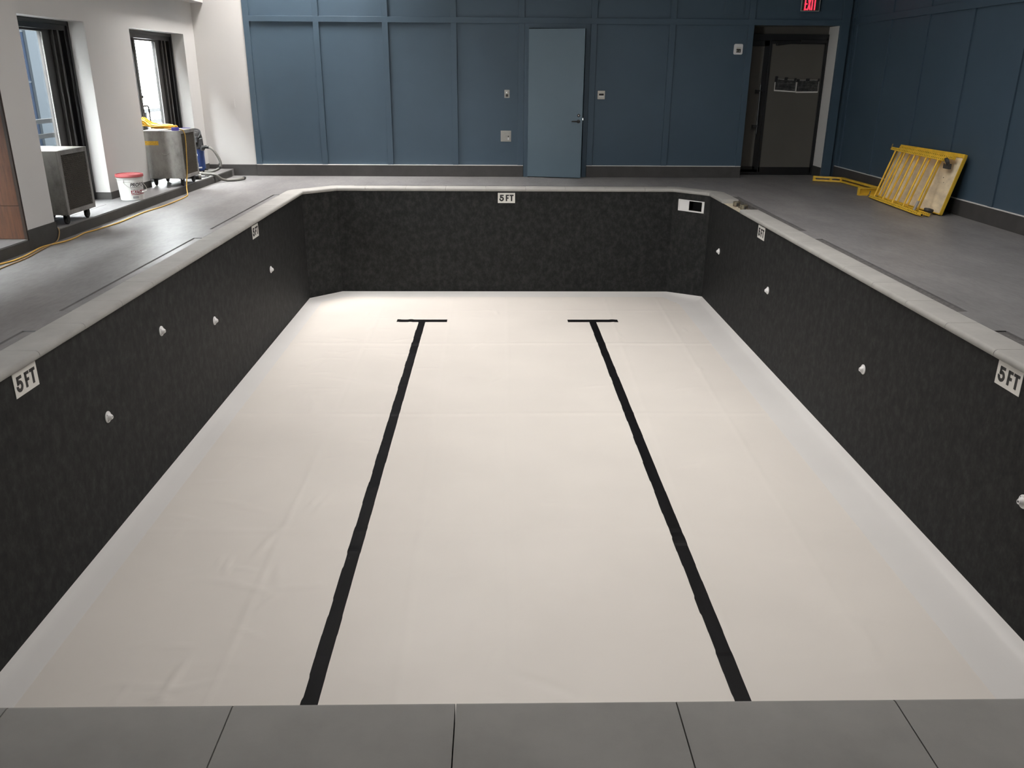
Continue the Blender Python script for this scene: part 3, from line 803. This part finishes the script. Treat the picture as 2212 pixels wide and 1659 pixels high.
t = thing('blank_plate', 'white blank wall plate on the white back wall left of the blue panelling', 'wall plate', (-4.635, YB, 1.18))
g = G(); rounded(g, -.036, .036, 0, .145, .004, -.004, 0); g.build('plate', 'white_paint', t)
t = thing('exit_sign', 'red lit EXIT sign above the dark exit doorway', 'exit sign', (5.422, yT, 2.81))
g = G(); g.box((-.156, -.055, 0), (.156, -.035, .24)); g.build('face_plate', 'darkgrey', t, bevel=.003)
g = G(); g.box((-.10, -.036, .04), (.10, 0, .2)); g.build('housing', 'beige_plastic', t)
g = G(); g.box((-.158, -.058, -.003), (.158, -.033, .003)); g.box((-.158, -.058, 0), (-.152, -.033, .24)); g.box((.152, -.058, 0), (.158, -.033, .24)); g.build('rim', 'beige_plastic', t)
g = G(); y0, y1 = -.058, -.054
def bx(x0, x1, z0, z1): g.box((x0, y0, z0), (x1, y1, z1))
zb_, zt_ = .014, .205; sw = .022
bx(-.105, -.105+sw, zb_, zt_)
for z in (zb_, (zb_+zt_)/2-sw/2, zt_-sw): bx(-.105, -.058, z, z+sw)
for sgn in (1, -1):
    g.beam((-.046 if sgn > 0 else -.002, (y0+y1)/2, zb_), (-.002 if sgn > 0 else -.046, (y0+y1)/2, zt_), .004, sw+.002, up=(1, 0, 0))
bx(.014, .014+sw, zb_, zt_)
bx(.042, .102, zt_-sw, zt_); bx(.072-sw/2, .072+sw/2, zb_, zt_)
o = g.build('lettering', 'exit_red', t); o['label'] = 'glowing red EXIT letters'

# ------------------------------------------------------------------ cabinets on castors (two alike)
def cabinet():
    # local: +x faces the pool (grille), -y faces the camera; base at floor
    t = thing('air_scrubber', 'x', 'air scrubber', group='galvanised air scrubber cabinets on the platform')
    dx, dy, z0, z1 = .56, .66, .115, .815
    g = G(); g.box((-dx, -dy/2, z0), (-.02, dy/2, z1)); g.build('housing', 'galv', t, bevel=.006)
    g = G(); b = .05
    g.box((-.02, -dy/2, z0), (.0, -dy/2+b, z1)); g.box((-.02, dy/2-b, z0), (0, dy/2, z1)); g.box((-.02, -dy/2+b, z0), (0, dy/2-b, z0+b)); g.box((-.02, -dy/2+b, z1-b), (0, dy/2-b, z1))
    fr = g.build('grille_frame', 'galv', t, bevel=.003)
    g = G(); a0, a1, c0, c1 = -dy/2+b, dy/2-b, z0+b, z1-b
    p = .034; W_, H_ = a1-a0, c1-c0; sl = 1.25
    for sgn in (1, -1):
        k = -int(H_/p)-4
        while k*p < W_+H_*1.0:
            s0 = k*p
            # line y = s0 + t, z = sl*t (or mirrored), clipped
            pts = []
            tmin, tmax = max(0, -s0), min(W_-s0, H_/sl)
            if tmax > tmin+.004:
                ya, za, yb, zb2 = s0+tmin, sl*tmin, s0+tmax, sl*tmax
                if sgn < 0: ya, yb = W_-ya, W_-yb
                g.beam((-.012-.002*sgn, a0+ya, c0+za), (-.012-.002*sgn, a0+yb, c0+zb2), .003, .0075, up=(1, 0, 0))
            k += 1
    g.build('mesh', 'mesh', fr)
    g = G(); g.box((-.0195, a0, c0), (-.0185, a1, c1)); o = g.build('filter', 'darkgrey', fr)
    # recessed drop handle on the camera side
    g = G(); yy = -dy/2
    g.box((-.30, yy-.003, .405), (-.19, yy, .45)); ho = g.build('handle_plate', 'galv', t, bevel=.004)
    g = G(); g.tube(spline([(-.293, yy-.004, .492), (-.285, yy-.016, .478), (-.245, yy-.020, .474), (-.205, yy-.016, .478), (-.197, yy-.004, .492)], 5), .0055, 8); o = g.build('handle', 'chrome', t, smooth=True); o['label'] = 'bright metal drop handle'
    for x in (-.48, -.075):
        for y in (-dy/2+.09, dy/2-.09):
            g = G(); g.box((x-.04, y-.035, z0-.012), (x+.04, y+.035, z0)); g.box((x-.022, y-.03, .035), (x-.018, y+.03, z0-.01)); g.box((x+.018, y-.03, .035), (x+.022, y+.03, z0-.01))
            c = g.build('caster', 'rubber', t)
            g = G(); g.lathe([(.001, -.016), (.040, -.016), (.046, -.010), (.046, .010), (.040, .016), (.001, .016)], (x, y, .047), (1, 0, 0), 20); g.build('wheel', 'rubber', c, smooth=True)
    return t
cb = cabinet()
cb.location = LP(.035, 1.705, ST); cb.rotation_euler = (0, 0, LA)
cb['label'] = 'scuffed galvanised cabinet with mesh grille on castors, nearer one by the pilaster'
cb2 = copy_tree(cb); cb2.location = LP(.055, 5.245, ST); cb2.rotation_euler = (0, 0, LA+.02)
cb2['label'] = 'galvanised cabinet with mesh grille on castors carrying a pile of yellow cord'
g = G(); g.box((-.535, -.3325, .605), (-.335, -.3295, .665)); o = g.build('sticker', 'yellow_sticker', cb2); o['label'] = 'worn yellow sticker'
g = G(); g.lathe([(.008, 0), (.006, .003), (.001, .004)], (-.36, -.330, .762), (0, -1, 0), 10); o = g.build('rivet', 'chrome', cb2)

# ------------------------------------------------------------------ yellow cords
z2 = ST+.815
pts = []
for k in range(17):
    ph = random.uniform(-.3, .3); eu = random.uniform(.17, .27); ev = random.uniform(.05, .13); zc = z2+.016+random.uniform(0, .03)+.0025*k
    cu = -.33+random.uniform(-.05, .03); cv = 5.12+random.uniform(-.03, .06)
    for i in range(14):
        a = 2*PI*i/14+ph
        u = cu+eu*math.cos(a); v = cv+ev*math.sin(a)+random.uniform(-.006, .006)
        lift = max(0, -(u+.38))*random.uniform(.15, .75)
        pts.append(LP(u, v, max(z2+.009, zc+lift+random.uniform(-.004, .004))))
g = G(); g.tube(spline(pts, 3), .0085, 6)
tag(g.build('extension_cord', 'cord', smooth='all'), 'heaped yellow extension cord lying on top of the farther metal cabinet', 'extension cord', 'yellow extension cords')
pts = [LP(-.34, 5.11, z2+.05), LP(-.22, 5.02, z2+.03), LP(-.06, 4.99, z2+.018), LP(.02, 5.02, z2+.014), LP(.067, 5.06, z2-.012), LP(.077, 5.075, .80), LP(.075, 5.04, .58), LP(.073, 4.99, .33), LP(.07, 4.90, .13), LP(.115, 4.78, .02), LP(.14, 4.68, .0095), LP(.175, 4.35, .0095),
       LP(.189, 3.654, .0095), LP(.150, 3.03, .0095), LP(.175, 2.275, .0095), LP(.125, 1.736, .0095), LP(.095, 1.522, .0095), LP(.135, 1.238, .0095), LP(.122, 1.011, .0095), LP(.06, .798, .0095), LP(.05, .628, .0095), LP(.112, .287, .0095), LP(.126, .018, .0095), LP(.09, -.2, .0095), LP(.1, -.9, .0095), LP(.14, -1.6, .0095)]
g = G(); g.tube(spline(pts, 6), .0085, 8)
tag(g.build('extension_cord', 'cord_worn', smooth='all'), 'long yellow extension cord hanging off the cabinet and running along the step', 'extension cord', 'yellow extension cords')
pts = [LP(-.10, 1.30, ST+.012), LP(-.03, 1.18, ST+.012), LP(.017, 1.145, ST+.005), LP(.035, 1.10, .07), LP(.06, .97, .015), LP(.098, .63, .0075), LP(.150, .339, .0075), LP(.185, .064, .0075), LP(.19, -.315, .0075), LP(.22, -1.2, .0075)]
g = G(); g.tube(spline(pts, 6), .0065, 8)
tag(g.build('power_cable', 'cord_dull', smooth='all'), 'thin dull tan cable dropping off the step by the pilaster', 'cable')
# roll of purple tape
t = thing('tape_roll', 'roll of purple tape on top of the farther metal cabinet', 'tape roll', tuple(LP(-.02, 4.975, z2)))
g = G(); g.lathe([(.040, 0), (.055, 0), (.055, .045), (.040, .045), (.040, .0)], n=28); g.build('tape', 'purple', t, smooth=True)
g = G(); g.lathe([(.037, .001), (.040, .001), (.040, .044), (.037, .044), (.037, .001)], n=28); o = g.build('core', 'cord_dull', t, smooth=True); o['label'] = 'cardboard core'
# purple-blue rag or strip at the cabinet top corner
t = thing('blue_strip', 'small loose blue strip on the far top corner of the farther metal cabinet', 'strip', tuple(LP(-.03, 5.545, z2)))
g = G(); g.box((-.10, -.03, 0), (.03, .01, .008)); g.build('strip', 'purple', t, bevel=.002)

# ------------------------------------------------------------------ bucket
bc = LP(-.150, 3.475, ST)
b = thing('bucket', 'white plastic bucket with red lid standing on the platform edge', 'bucket', tuple(bc))
def rb(z): return .146+(.166-.146)*(z/.34)
g = G(); g.lathe([(.140, 0), (.146, .006), (rb(.25), .25), (rb(.25)+.004, .252), (rb(.26)+.004, .258), (rb(.262), .26), (rb(.285), .285), (rb(.285)+.007, .287), (rb(.30)+.007, .294), (rb(.30), .297), (rb(.325), .325), (.001, .325)], n=40); g.build('body', 'bucket', b, smooth=True)
g = G(); g.lathe([(.172, .308), (.178, .311), (.178, .338), (.175, .345), (.166, .345), (.163, .334), (.001, .332)], n=40); g.build('lid', 'redlid', b, smooth=True)
def wrap(vs, a0, z0, rr=.0012):
    out = []
    for p in vs:
        z = z0+p.y; r = rb(z)+rr; a = a0+p.x/.155
        out.append(Vector((r*math.cos(a), r*math.sin(a), z)))
    return out
lab = None
def rect(x0, x1, z0, z1, a0, rr):
    g = G(); n = 24
    for i in range(n+1):
        x = x0+(x1-x0)*i/n
        g.v += wrap([Vector((x, z0, 0)), Vector((x, z1, 0))], a0, 0, rr)
    for i in range(n): g.f.append([2*i, 2*i+2, 2*i+3, 2*i+1])
    return g
A0 = math.radians(-67-4)
vs, fs = text_geo('PROFORM', .066, .25, .0016); g = G(); g.add(wrap([Vector((p.x*.86, p.y, 0)) for p in vs], A0, .188), fs); g.build('lettering', 'ink_black', b)
g = rect(0, .27, .172, .177, A0, .001); g.build('rule', 'ink_black', b)
g = rect(.005, .24, .150, .157, A0, .001); g.build('small_print', 'ink_grey', b)
g = rect(.005, .27, .094, .138, A0, .001); o = g.build('label_band', 'ink_red', b); o['label'] = 'dark red label band'
vs, fs = text_geo('MULTI-USE', .050, .2, .0014); g = G(); g.add(wrap([Vector((p.x*.80+.014, p.y, 0)) for p in vs], A0, .099, .0022), fs); g.build('lettering', 'white_plastic', b)
g = rect(.005, .27, .080, .088, A0, .001); g.build('rule', 'ink_red', b)
g = rect(.02, .10, .030, .060, A0, .001); g.build('small_print', 'ink_grey', b)
for z in (.06, .11, .165): rect(-.10, -.083, z, z+.014, A0, .001).build('fill_mark', 'ink_pale', b)
# bail handle hanging down round the front, towards the pool
g = G(); pp = []
for i in range(19):
    a = PI*i/18; aa = math.radians(-100)+a*.93
    zz = .262-.145*math.sin(a)**.8; r_ = rb(.27)+.010+.03*math.sin(a)
    pp.append(Vector((r_*math.cos(aa), r_*math.sin(aa), zz)))
g.tube(pp, .0025, 6); g.build('bail', 'steel', b, smooth=True)
g = G(); g.tube([pp[8], pp[9], pp[10], pp[11]], .0085, 8); g.build('grip', 'white_plastic', b, smooth=True)
for e in (pp[0], pp[-1]):
    g = G(); g.lathe([(.018, -.006), (.018, .006), (.001, .008)], tuple(e), (e.x, e.y, 0), 12); g.build('ear', 'bucket', b, smooth=True)

# ------------------------------------------------------------------ wet/dry vacuum
vc = LP(-.405, 6.68, ST)
v = thing('shop_vacuum', 'navy blue canister vacuum with black head and grey hose by the white corner', 'vacuum cleaner', tuple(vc), LA)
g = G(); g.lathe([(.15, .05), (.172, .07), (.168, .30), (.175, .40), (.178, .42), (.001, .42)], n=32); g.build('drum', 'vac_blue', v, smooth=True)
g = G(); g.lathe([(.182, .415), (.184, .44), (.172, .46), (.165, .60), (.150, .67), (.11, .705), (.05, .715), (.001, .715)], n=32); g.build('motor_head', 'rubber', v, smooth=True)
g = G(); g.box((.10, -.115, .44), (.168, .0, .58)); g.box((.06, -.165, .52), (.14, -.11, .62)); g.build('latch_panel', 'darkgrey', v, bevel=.01)
g = G(); g.tube(spline([(.14, -.10, .60), (.165, -.05, .66), (.12, .02, .72), (.0, .03, .735), (-.10, .0, .72)], 5), .012, 8); g.build('carry_handle', 'rubber', v, smooth=True)
g = G(); g.box((.155, -.10, .58), (.172, .05, .588)); g.build('trim_strip', 'ink_grey', v)
g = G(); g.prism3([(-.05, 0), (.05, 0), (.05, .022), (-.05, .022)], (.11, -.135, .10), (.77, .63, 0), (0, 0, 1), (.63, -.77, 0), -.001, .004); o = g.build('badge', 'white_plastic', v); o['label'] = 'small white badge'
for a in (-60, 60, 180, 0):
    x, y = .165*math.cos(math.radians(a)), .165*math.sin(math.radians(a))
    g = G(); g.box((x-.035, y-.035, .045), (x+.035, y+.035, .085)); c = g.build('caster', 'rubber', v, bevel=.006)
    g = G(); g.lathe([(.001, -.012), (.026, -.012), (.030, 0), (.026, .012), (.001, .012)], (x, y, .030), (1, 0, 0), 16); g.build('wheel', 'darkgrey', c, smooth=True)
def lw(u, vv, z): return Vector((u+.405, vv-6.68, z-ST))
g = G(); g.lathe([(.045, 0), (.045, .06), (.030, .075), (.001, .075)], (.14, -.05, .43), (.9, -.3, 0), 16); g.build('inlet', 'darkgrey', v, smooth=True)
hp = spline([lw(-.21, 6.58, .555), lw(-.12, 6.56, .575), lw(-.03, 6.55, .53), lw(.035, 6.55, .43), lw(.075, 6.55, .32), lw(.06, 6.55, .235), lw(-.03, 6.55, .185), lw(-.12, 6.57, .165), lw(-.22, 6.60, .160)], 6)
g = G(); g.tube(hp, [.021+.0012*(i%2) for i in range(len(hp))], 10); g.build('wand_hose', 'hose', v, smooth=True)
g = G(); g.tube([hp[0], hp[4], hp[8]], [.027, .028, .025], 10); g.build('hose_cuff', 'rubber', v, smooth=True)
g = G(); g.lathe([(.018, 0), (.018, .03), (.001, .032)], tuple(hp[26]), (-1, 0, .3), 10); g.build('hose_clip', 'rubber', v, smooth=True)
g = G(); g.lathe([(.026, -.02), (.026, .02), (.001, .021)], tuple(hp[30]), (0, 0, 1), 10); g.build('hose_joint', 'rubber', v, smooth=True)
hq = spline([lw(-.36, 6.49, .165), lw(-.24, 6.45, .150), lw(-.12, 6.39, .147), lw(-.02, 6.36, .146), lw(.05, 6.36, .125), lw(.10, 6.42, .06), lw(.15, 6.52, .028), lw(.22, 6.56, .024), lw(.30, 6.62, .024), lw(.345, 6.72, .025), lw(.355, 6.84, .026)], 7)
g = G(); g.tube(hq, [.0225+.0014*(i%2) for i in range(len(hq))], 10); g.build('floor_hose', 'hose', v, smooth=True)
g = G(); g.tube([hq[-3], hq[-1], hq[-1]+(hq[-1]-hq[-3]).normalized()*.05], [.027, .027, .026], 12); g.build('hose_end', 'rubber', v, smooth=True)
pc = spline([lw(-.30, 6.50, .50), lw(-.27, 6.46, .44), lw(-.29, 6.45, .38), lw(-.27, 6.46, .30), lw(-.29, 6.47, .2)], 5)
g = G(); g.tube(pc, .004, 6); o = g.build('tie_cord', 'white_plastic', v, smooth=True); o['label'] = 'thin white dangling cord'
g = G(); cc = spline([lw(-.12, 6.3, ST+.006), lw(-.08, 6.18, ST+.006), lw(-.15, 6.1, ST+.007), lw(-.06, 6.05, ST+.006), lw(-.03, 6.2, ST+.008), lw(-.10, 6.24, ST+.012), lw(-.05, 6.30, ST+.006)], 5)
g.tube(cc, .005, 6); g.build('power_cord', 'rubber', v, smooth=True)
# black nozzle lying under the cabinet edge
t = thing('vacuum_nozzle', 'black vacuum nozzle lying on the platform behind the farther cabinet', 'nozzle', tuple(LP(-.10, 5.80, ST)), .3)
g = G(); g.lathe([(.001, 0), (.040, 0), (.042, .02), (.040, .10), (.030, .13), (.028, .24), (.001, .24)], (.08, 0, .043), (-1, 0, 0), 18); g.build('tube', 'rubber', t, smooth=True)
g = G(); g.lathe([(.001, -.004), (.043, -.004), (.043, .035), (.001, .035)], (.08, 0, .044), (-1, 0, 0), 18); o = g.build('collar', 'hose', t, smooth=True); o['label'] = 'grey collar'

# ------------------------------------------------------------------ yellow scaffold parts at the right wall
def ladder_frame(name, label, bl, br, tl, tr, rungs, tape=False, pins=True, wheels=False):
    bl, br, tl, tr = [Vector(p) for p in (bl, br, tl, tr)]
    t = thing(name, label, 'scaffold ladder', tuple(br), group='yellow scaffold ladders leaning at the wall')
    O = br
    n = (br-bl).cross(tl-bl).normalized()
    if n.x > 0: n = -n
    def rail(p, q, nm):
        d = (q-p).normalized(); sd = d.cross(n).normalized(); hw = .021; L = (q-p).length; k = int(L/.05); cs = L/k; hs = .0065
        g = G(); hole = []
        def P3(t, a, c): return p-O+d*t+sd*a+n*c
        for i in range(k+1): g.v += [P3(i*cs, -hw, hw), P3(i*cs, hw, hw), P3(i*cs, -hw, -hw), P3(i*cs, hw, -hw)]
        for i in range(k):
            a = i*4; e = a+4; b0 = len(g.v); c = (i+.5)*cs
            g.v += [P3(c-hs, -hs, hw), P3(c+hs, -hs, hw), P3(c+hs, hs, hw), P3(c-hs, hs, hw), P3(c-hs, -hs, hw-.012), P3(c+hs, -hs, hw-.012), P3(c+hs, hs, hw-.012), P3(c-hs, hs, hw-.012)]
            g.f += [[a, e, b0+1, b0], [e, e+1, b0+2, b0+1], [e+1, a+1, b0+3, b0+2], [a+1, a, b0, b0+3]]
            for u, w_ in ((0, 1), (1, 2), (2, 3), (3, 0)): hole.append(len(g.f)); g.f.append([b0+u, b0+w_, b0+4+w_, b0+4+u])
            hole.append(len(g.f)); g.f.append([b0+4, b0+5, b0+6, b0+7])
            g.f += [[a+1, e+1, e+3, a+3], [a+3, e+3, e+2, a+2], [a+2, e+2, e, a]]
        g.f += [[0, 1, 3, 2], [k*4, k*4+2, k*4+3, k*4+1]]
        o = g.build(nm, 'yellow', t); o.data.materials.append(M['dark'])
        for i in hole: o.data.polygons[i].material_index = 1
    rail(bl, br, 'bottom_rail'); rail(tl, tr, 'top_rail')
    for i in rungs:
        g = G(); g.tube([bl.lerp(br, i)-O, tl.lerp(tr, i)-O], .014, 10); g.build('rung', 'yellow', t, smooth=True)
    if tape:
        i = rungs[-1]; a, c = bl.lerp(br, i)-O, tl.lerp(tr, i)-O
        g = G(); g.tube([a.lerp(c, .03), a.lerp(c, .20)], .019, 10); o = g.build('tape_wrap', 'tape_grey', t, smooth=True); o['label'] = 'grey tape wrapped round the rung foot'
        d = (br-bl).normalized(); g = G(); g.tube([br-O, br-O+d*.10], .019, 12); g.build('spigot', 'yellow', t, smooth=True)
        g = G(); g.tube([br-O+d*.0985, br-O+d*.1008], .014, 12); g.build('bore', 'dark', t)
    if pins:
        for p, q in ((bl, br), (tl, tr)):
            d = (q-p).normalized(); c = p-O-d*.02
            g = G(); g.tube([c+d*.03, c-d*.035], .020, 10); g.tube([c+n*.01, c+n*.02+Vector((0, 0, .07))+d*.05], .010, 8); g.build('locking_pin', 'chrome', t, smooth=True)
    return t, n, O
f1, n1, O1 = ladder_frame('scaffold_ladder', 'yellow perforated scaffold ladder leaning in front, with grey tape on a rung',
    (5.785, 12.93, .030), (5.695, 11.18, .030), (6.045, 13.00, .735), (6.045, 11.42, .715), [.085, .275, .475, .69, .90], tape=True)
f2, n2, O2 = ladder_frame('scaffold_ladder', 'second yellow scaffold ladder, sandwiched between the front ladder and plywood deck',
    (5.880, 12.86, .032), (5.790, 11.10, .032), (6.115, 12.80, .765), (6.105, 11.30, .745), [.03, .20, .40, .60, .80], pins=False)
# wheels of the second frame
def caster_on(t, c, ax, nm='caster'):
    c, ax = Vector(c), Vector(ax).normalized()
    g = G(); g.lathe([(.001, -.022), (.050, -.022), (.062, -.015), (.062, .015), (.050, .022), (.001, .022)], tuple(c), tuple(ax), 24); w = g.build(nm, 'darkgrey', t, smooth=True)
    g = G(); g.lathe([(.001, -.026), (.020, -.026), (.020, .026), (.001, .026)], tuple(c), tuple(ax), 14); g.build('hub', 'chrome', w, smooth=True)
caster_on(f2, Vector((5.85, 11.15, .064))-O2+Vector((.03, .14, .0)), (.25, .1, 1), 'caster')
caster_on(f2, Vector((6.07, 11.40, .685))-O2, (.9, -.2, .35), 'caster')
g = G(); g.box((6.06-O2.x, 11.32-O2.y, .60-O2.z), (6.10-O2.x, 11.47-O2.y, .67-O2.z)); g.build('caster_bracket', 'darkgrey', f2, bevel=.006)
# plywood deck
BR, BL = Vector((6.000, 11.20, .020)), Vector((5.945, 13.02, .020)); TR, TL = Vector((6.205, 11.22, .775)), Vector((6.185, 13.02, .765))
t = thing('scaffold_deck', 'weathered plywood scaffold platform with yellow edge leaning on the right wall', 'scaffold platform', tuple(BR))
n3 = (BR-BL).cross(TL-BL).normalized(); 
if n3.x > 0: n3 = -n3
def slab(p00, p10, p11, p01, d0, d1):
    g = G(); P4 = [p00, p10, p11, p01]
    g.add([p+n3*d0-BR for p in P4]+[p+n3*d1-BR for p in P4], [(0, 1, 2, 3), (7, 6, 5, 4), (0, 4, 5, 1), (1, 5, 6, 2), (2, 6, 7, 3), (3, 7, 4, 0)]); return g
slab(BL, BR, TR, TL, -.012, .004).build('plywood', 'plywood', t)
e = .022
for nm, (a, c) in (('top_channel', (TL, TR)), ('bottom_channel', (BL, BR)), ('side_channel', (BR, TR)), ('side_channel', (BL, TL))):
    g = G(); w = .05 if nm == 'top_channel' else .016
    g.beam(a-BR-n3*.006, c-BR-n3*.006, w, .045, up=tuple(n3)); g.build(nm, 'yellow', t, bevel=.003)
for (s, q, r) in ((.60, .90, .022), (.30, .55, .010), (.16, .60, .008), (.13, .52, .006)):
    p = BR.lerp(BL, s).lerp(TR.lerp(TL, s), q)-BR+n3*.0045
    d = (BL-BR).normalized(); g = G(); g.prism3([(r*math.cos(a*PI/5), r*math.sin(a*PI/5)) for a in range(10)], p, d, n3.cross(d), n3, -.001, .0006)
    o = g.build('knot_hole', 'dark', t); o['label'] = 'dark hole in the plywood'
# long channel frame on the floor
t = thing('scaffold_brace', 'long angled yellow scaffold brace lying on the floor by the corner', 'scaffold brace', (6.12, 14.90, 0))
O = Vector((6.12, 14.90, 0))
for z in (.022, .078):
    for (p, q) in (((5.70, 15.10, z), (6.12, 14.90, z)), ((6.12, 14.90, z), (6.17, 13.55, z))):
        g = G(); g.beam(Vector(p)-O, Vector(q)-O, .06, .030); g.build('rail', 'yellow', t, bevel=.005)
for p in ((5.70, 15.10, .05), (6.10, 14.90, .05), (6.165, 13.58, .05), (5.95, 14.98, .05)):
    g = G(); q = Vector(p)-O; g.box(q-Vector((.02, .02, .045)), q+Vector((.02, .02, .045))); g.build('post', 'yellow', t, bevel=.004)
t = thing('scaffold_bracket', 'short stubby yellow scaffold bracket on the floor at the left end of the leaning ladders', 'scaffold bracket', (5.92, 13.26, 0))
g = G(); g.box((-.19, -.012, 0), (.24, .012, .118)); g.build('web', 'yellow', t, bevel=.004)
g = G(); g.box((-.19, -.05, 0), (.24, -.012, .014)); g.box((-.19, -.05, .104), (.24, -.012, .118)); g.build('flange', 'yellow', t, bevel=.003)
g = G(); g.box((-.195, -.045, .0), (-.175, .02, .12)); g.build('end_plate', 'yellow', t, bevel=.003)

# ------------------------------------------------------------------ outside the windows
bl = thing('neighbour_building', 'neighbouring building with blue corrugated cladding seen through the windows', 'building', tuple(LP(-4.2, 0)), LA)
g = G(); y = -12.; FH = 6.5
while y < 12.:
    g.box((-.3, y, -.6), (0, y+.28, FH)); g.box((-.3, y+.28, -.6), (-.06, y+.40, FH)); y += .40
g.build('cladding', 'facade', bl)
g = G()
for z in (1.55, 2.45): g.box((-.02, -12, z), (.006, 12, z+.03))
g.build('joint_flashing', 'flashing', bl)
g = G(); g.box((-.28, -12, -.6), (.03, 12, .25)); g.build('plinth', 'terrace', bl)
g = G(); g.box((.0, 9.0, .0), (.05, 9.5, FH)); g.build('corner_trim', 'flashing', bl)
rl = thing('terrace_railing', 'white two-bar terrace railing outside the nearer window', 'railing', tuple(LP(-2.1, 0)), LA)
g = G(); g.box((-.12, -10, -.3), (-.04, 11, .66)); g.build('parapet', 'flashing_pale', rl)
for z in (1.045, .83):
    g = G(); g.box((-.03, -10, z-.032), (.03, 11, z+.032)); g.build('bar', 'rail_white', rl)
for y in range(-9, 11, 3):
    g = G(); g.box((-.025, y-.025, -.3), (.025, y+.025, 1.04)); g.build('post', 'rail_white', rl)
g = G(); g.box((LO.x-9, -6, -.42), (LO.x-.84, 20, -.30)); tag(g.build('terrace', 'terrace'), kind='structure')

g = G(); g.box((-14, -8, -2.3), (14, 24, -2.1)); struct(g.build('ground', 'dark'))  # unseen slab added to stop sky light leaking in under the floor
g = G(); g.box((-5.5, -2.3, -2.1), (7.1, -2.2, -.1)); g.box((7.05, -2.3, -2.1), (7.15, 17.1, -.1)); g.box((-5.5, 17.1, -2.1), (7.15, 17.2, 3)); g.box((-5.65, -2.3, -2.1), (-5.5, 17.2, -.1)); struct(g.build('wall_foundation', 'dark'))  # unseen dark skirt added to close the underside against sky light
g = G(); g.box((3.5, 16.9, -.1), (7.1, 17.0, 3.2)); g.box((4.2, YB+.2, 2.75), (7.1, 17.0, 2.8)); g.box((6.6, YB+.1, 0), (6.7, 17, 2.8)); struct(g.build('wall_corridor', 'dark'))  # unseen dark shell added to block sky light leaking round the exit doors

# ------------------------------------------------------------------ light
w = bpy.data.worlds.new('overcast'); sc.world = w; w.use_nodes = True
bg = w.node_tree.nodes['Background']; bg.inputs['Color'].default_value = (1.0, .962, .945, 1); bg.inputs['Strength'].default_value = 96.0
def portal(name, loc, rot, sx, sy):
    l = bpy.data.lights.new(name, 'AREA'); l.shape = 'RECTANGLE'; l.size = sx; l.size_y = sy
    l.cycles.is_portal = True
    o = bpy.data.objects.new(name, l); COL.objects.link(o); o.location = loc; o.rotation_euler = rot
for i, (a, b_) in enumerate(openings):
    p = LP(-.83, (a+b_)/2, (ST+HD)/2)
    # local -Z must point to +u (into the room)
    o = portal('window_daylight', tuple(p), (PI/2, 0, LA-PI/2), b_-a, HD-ST)
for r in ADDED_ROOFLIGHTS: portal('rooflight_daylight', ((r[0]+r[1])/2, (r[2]+r[3])/2, ZC+.2+r[4]+.02), (0, 0, 0), r[1]-r[0], r[3]-r[2])

# ------------------------------------------------------------------ camera
f_, pt, yw, rl_ = 1798.34, .3556, .0217, .0065
cy, sy, cp, sp = math.cos(yw), math.sin(yw), math.cos(pt), math.sin(pt)
fw = Vector((sy*cp, cy*cp, -sp)); rt = Vector((cy, -sy, 0)); up = rt.cross(fw)
rt2 = rt*math.cos(rl_)+up*math.sin(rl_); up2 = rt2.cross(fw)
cam = bpy.data.cameras.new('camera'); co = bpy.data.objects.new('camera', cam); COL.objects.link(co)
cam.sensor_fit = 'HORIZONTAL'; cam.sensor_width = 36; cam.lens = f_*36/2212; cam.clip_start = .02
mx = Matrix((rt2, up2, -fw)).transposed().to_4x4(); mx.translation = (0, 0, 1.75); co.matrix_world = mx
sc.camera = co

sc.view_settings.view_transform = 'Standard'; sc.view_settings.look = 'None'; sc.view_settings.gamma = 1
sc.view_settings.use_curve_mapping = False; sc.view_settings.exposure = 0.0
try:
    sc.cycles.use_denoising = True; sc.cycles.denoiser = 'OPENIMAGEDENOISE'; sc.cycles.denoising_input_passes = 'RGB_ALBEDO_NORMAL'
    sc.cycles.max_bounces = 10; sc.cycles.diffuse_bounces = 6; sc.cycles.transparent_max_bounces = 12
    sc.cycles.caustics_reflective = False; sc.cycles.caustics_refractive = False; sc.cycles.sample_clamp_indirect = 8
except Exception: pass
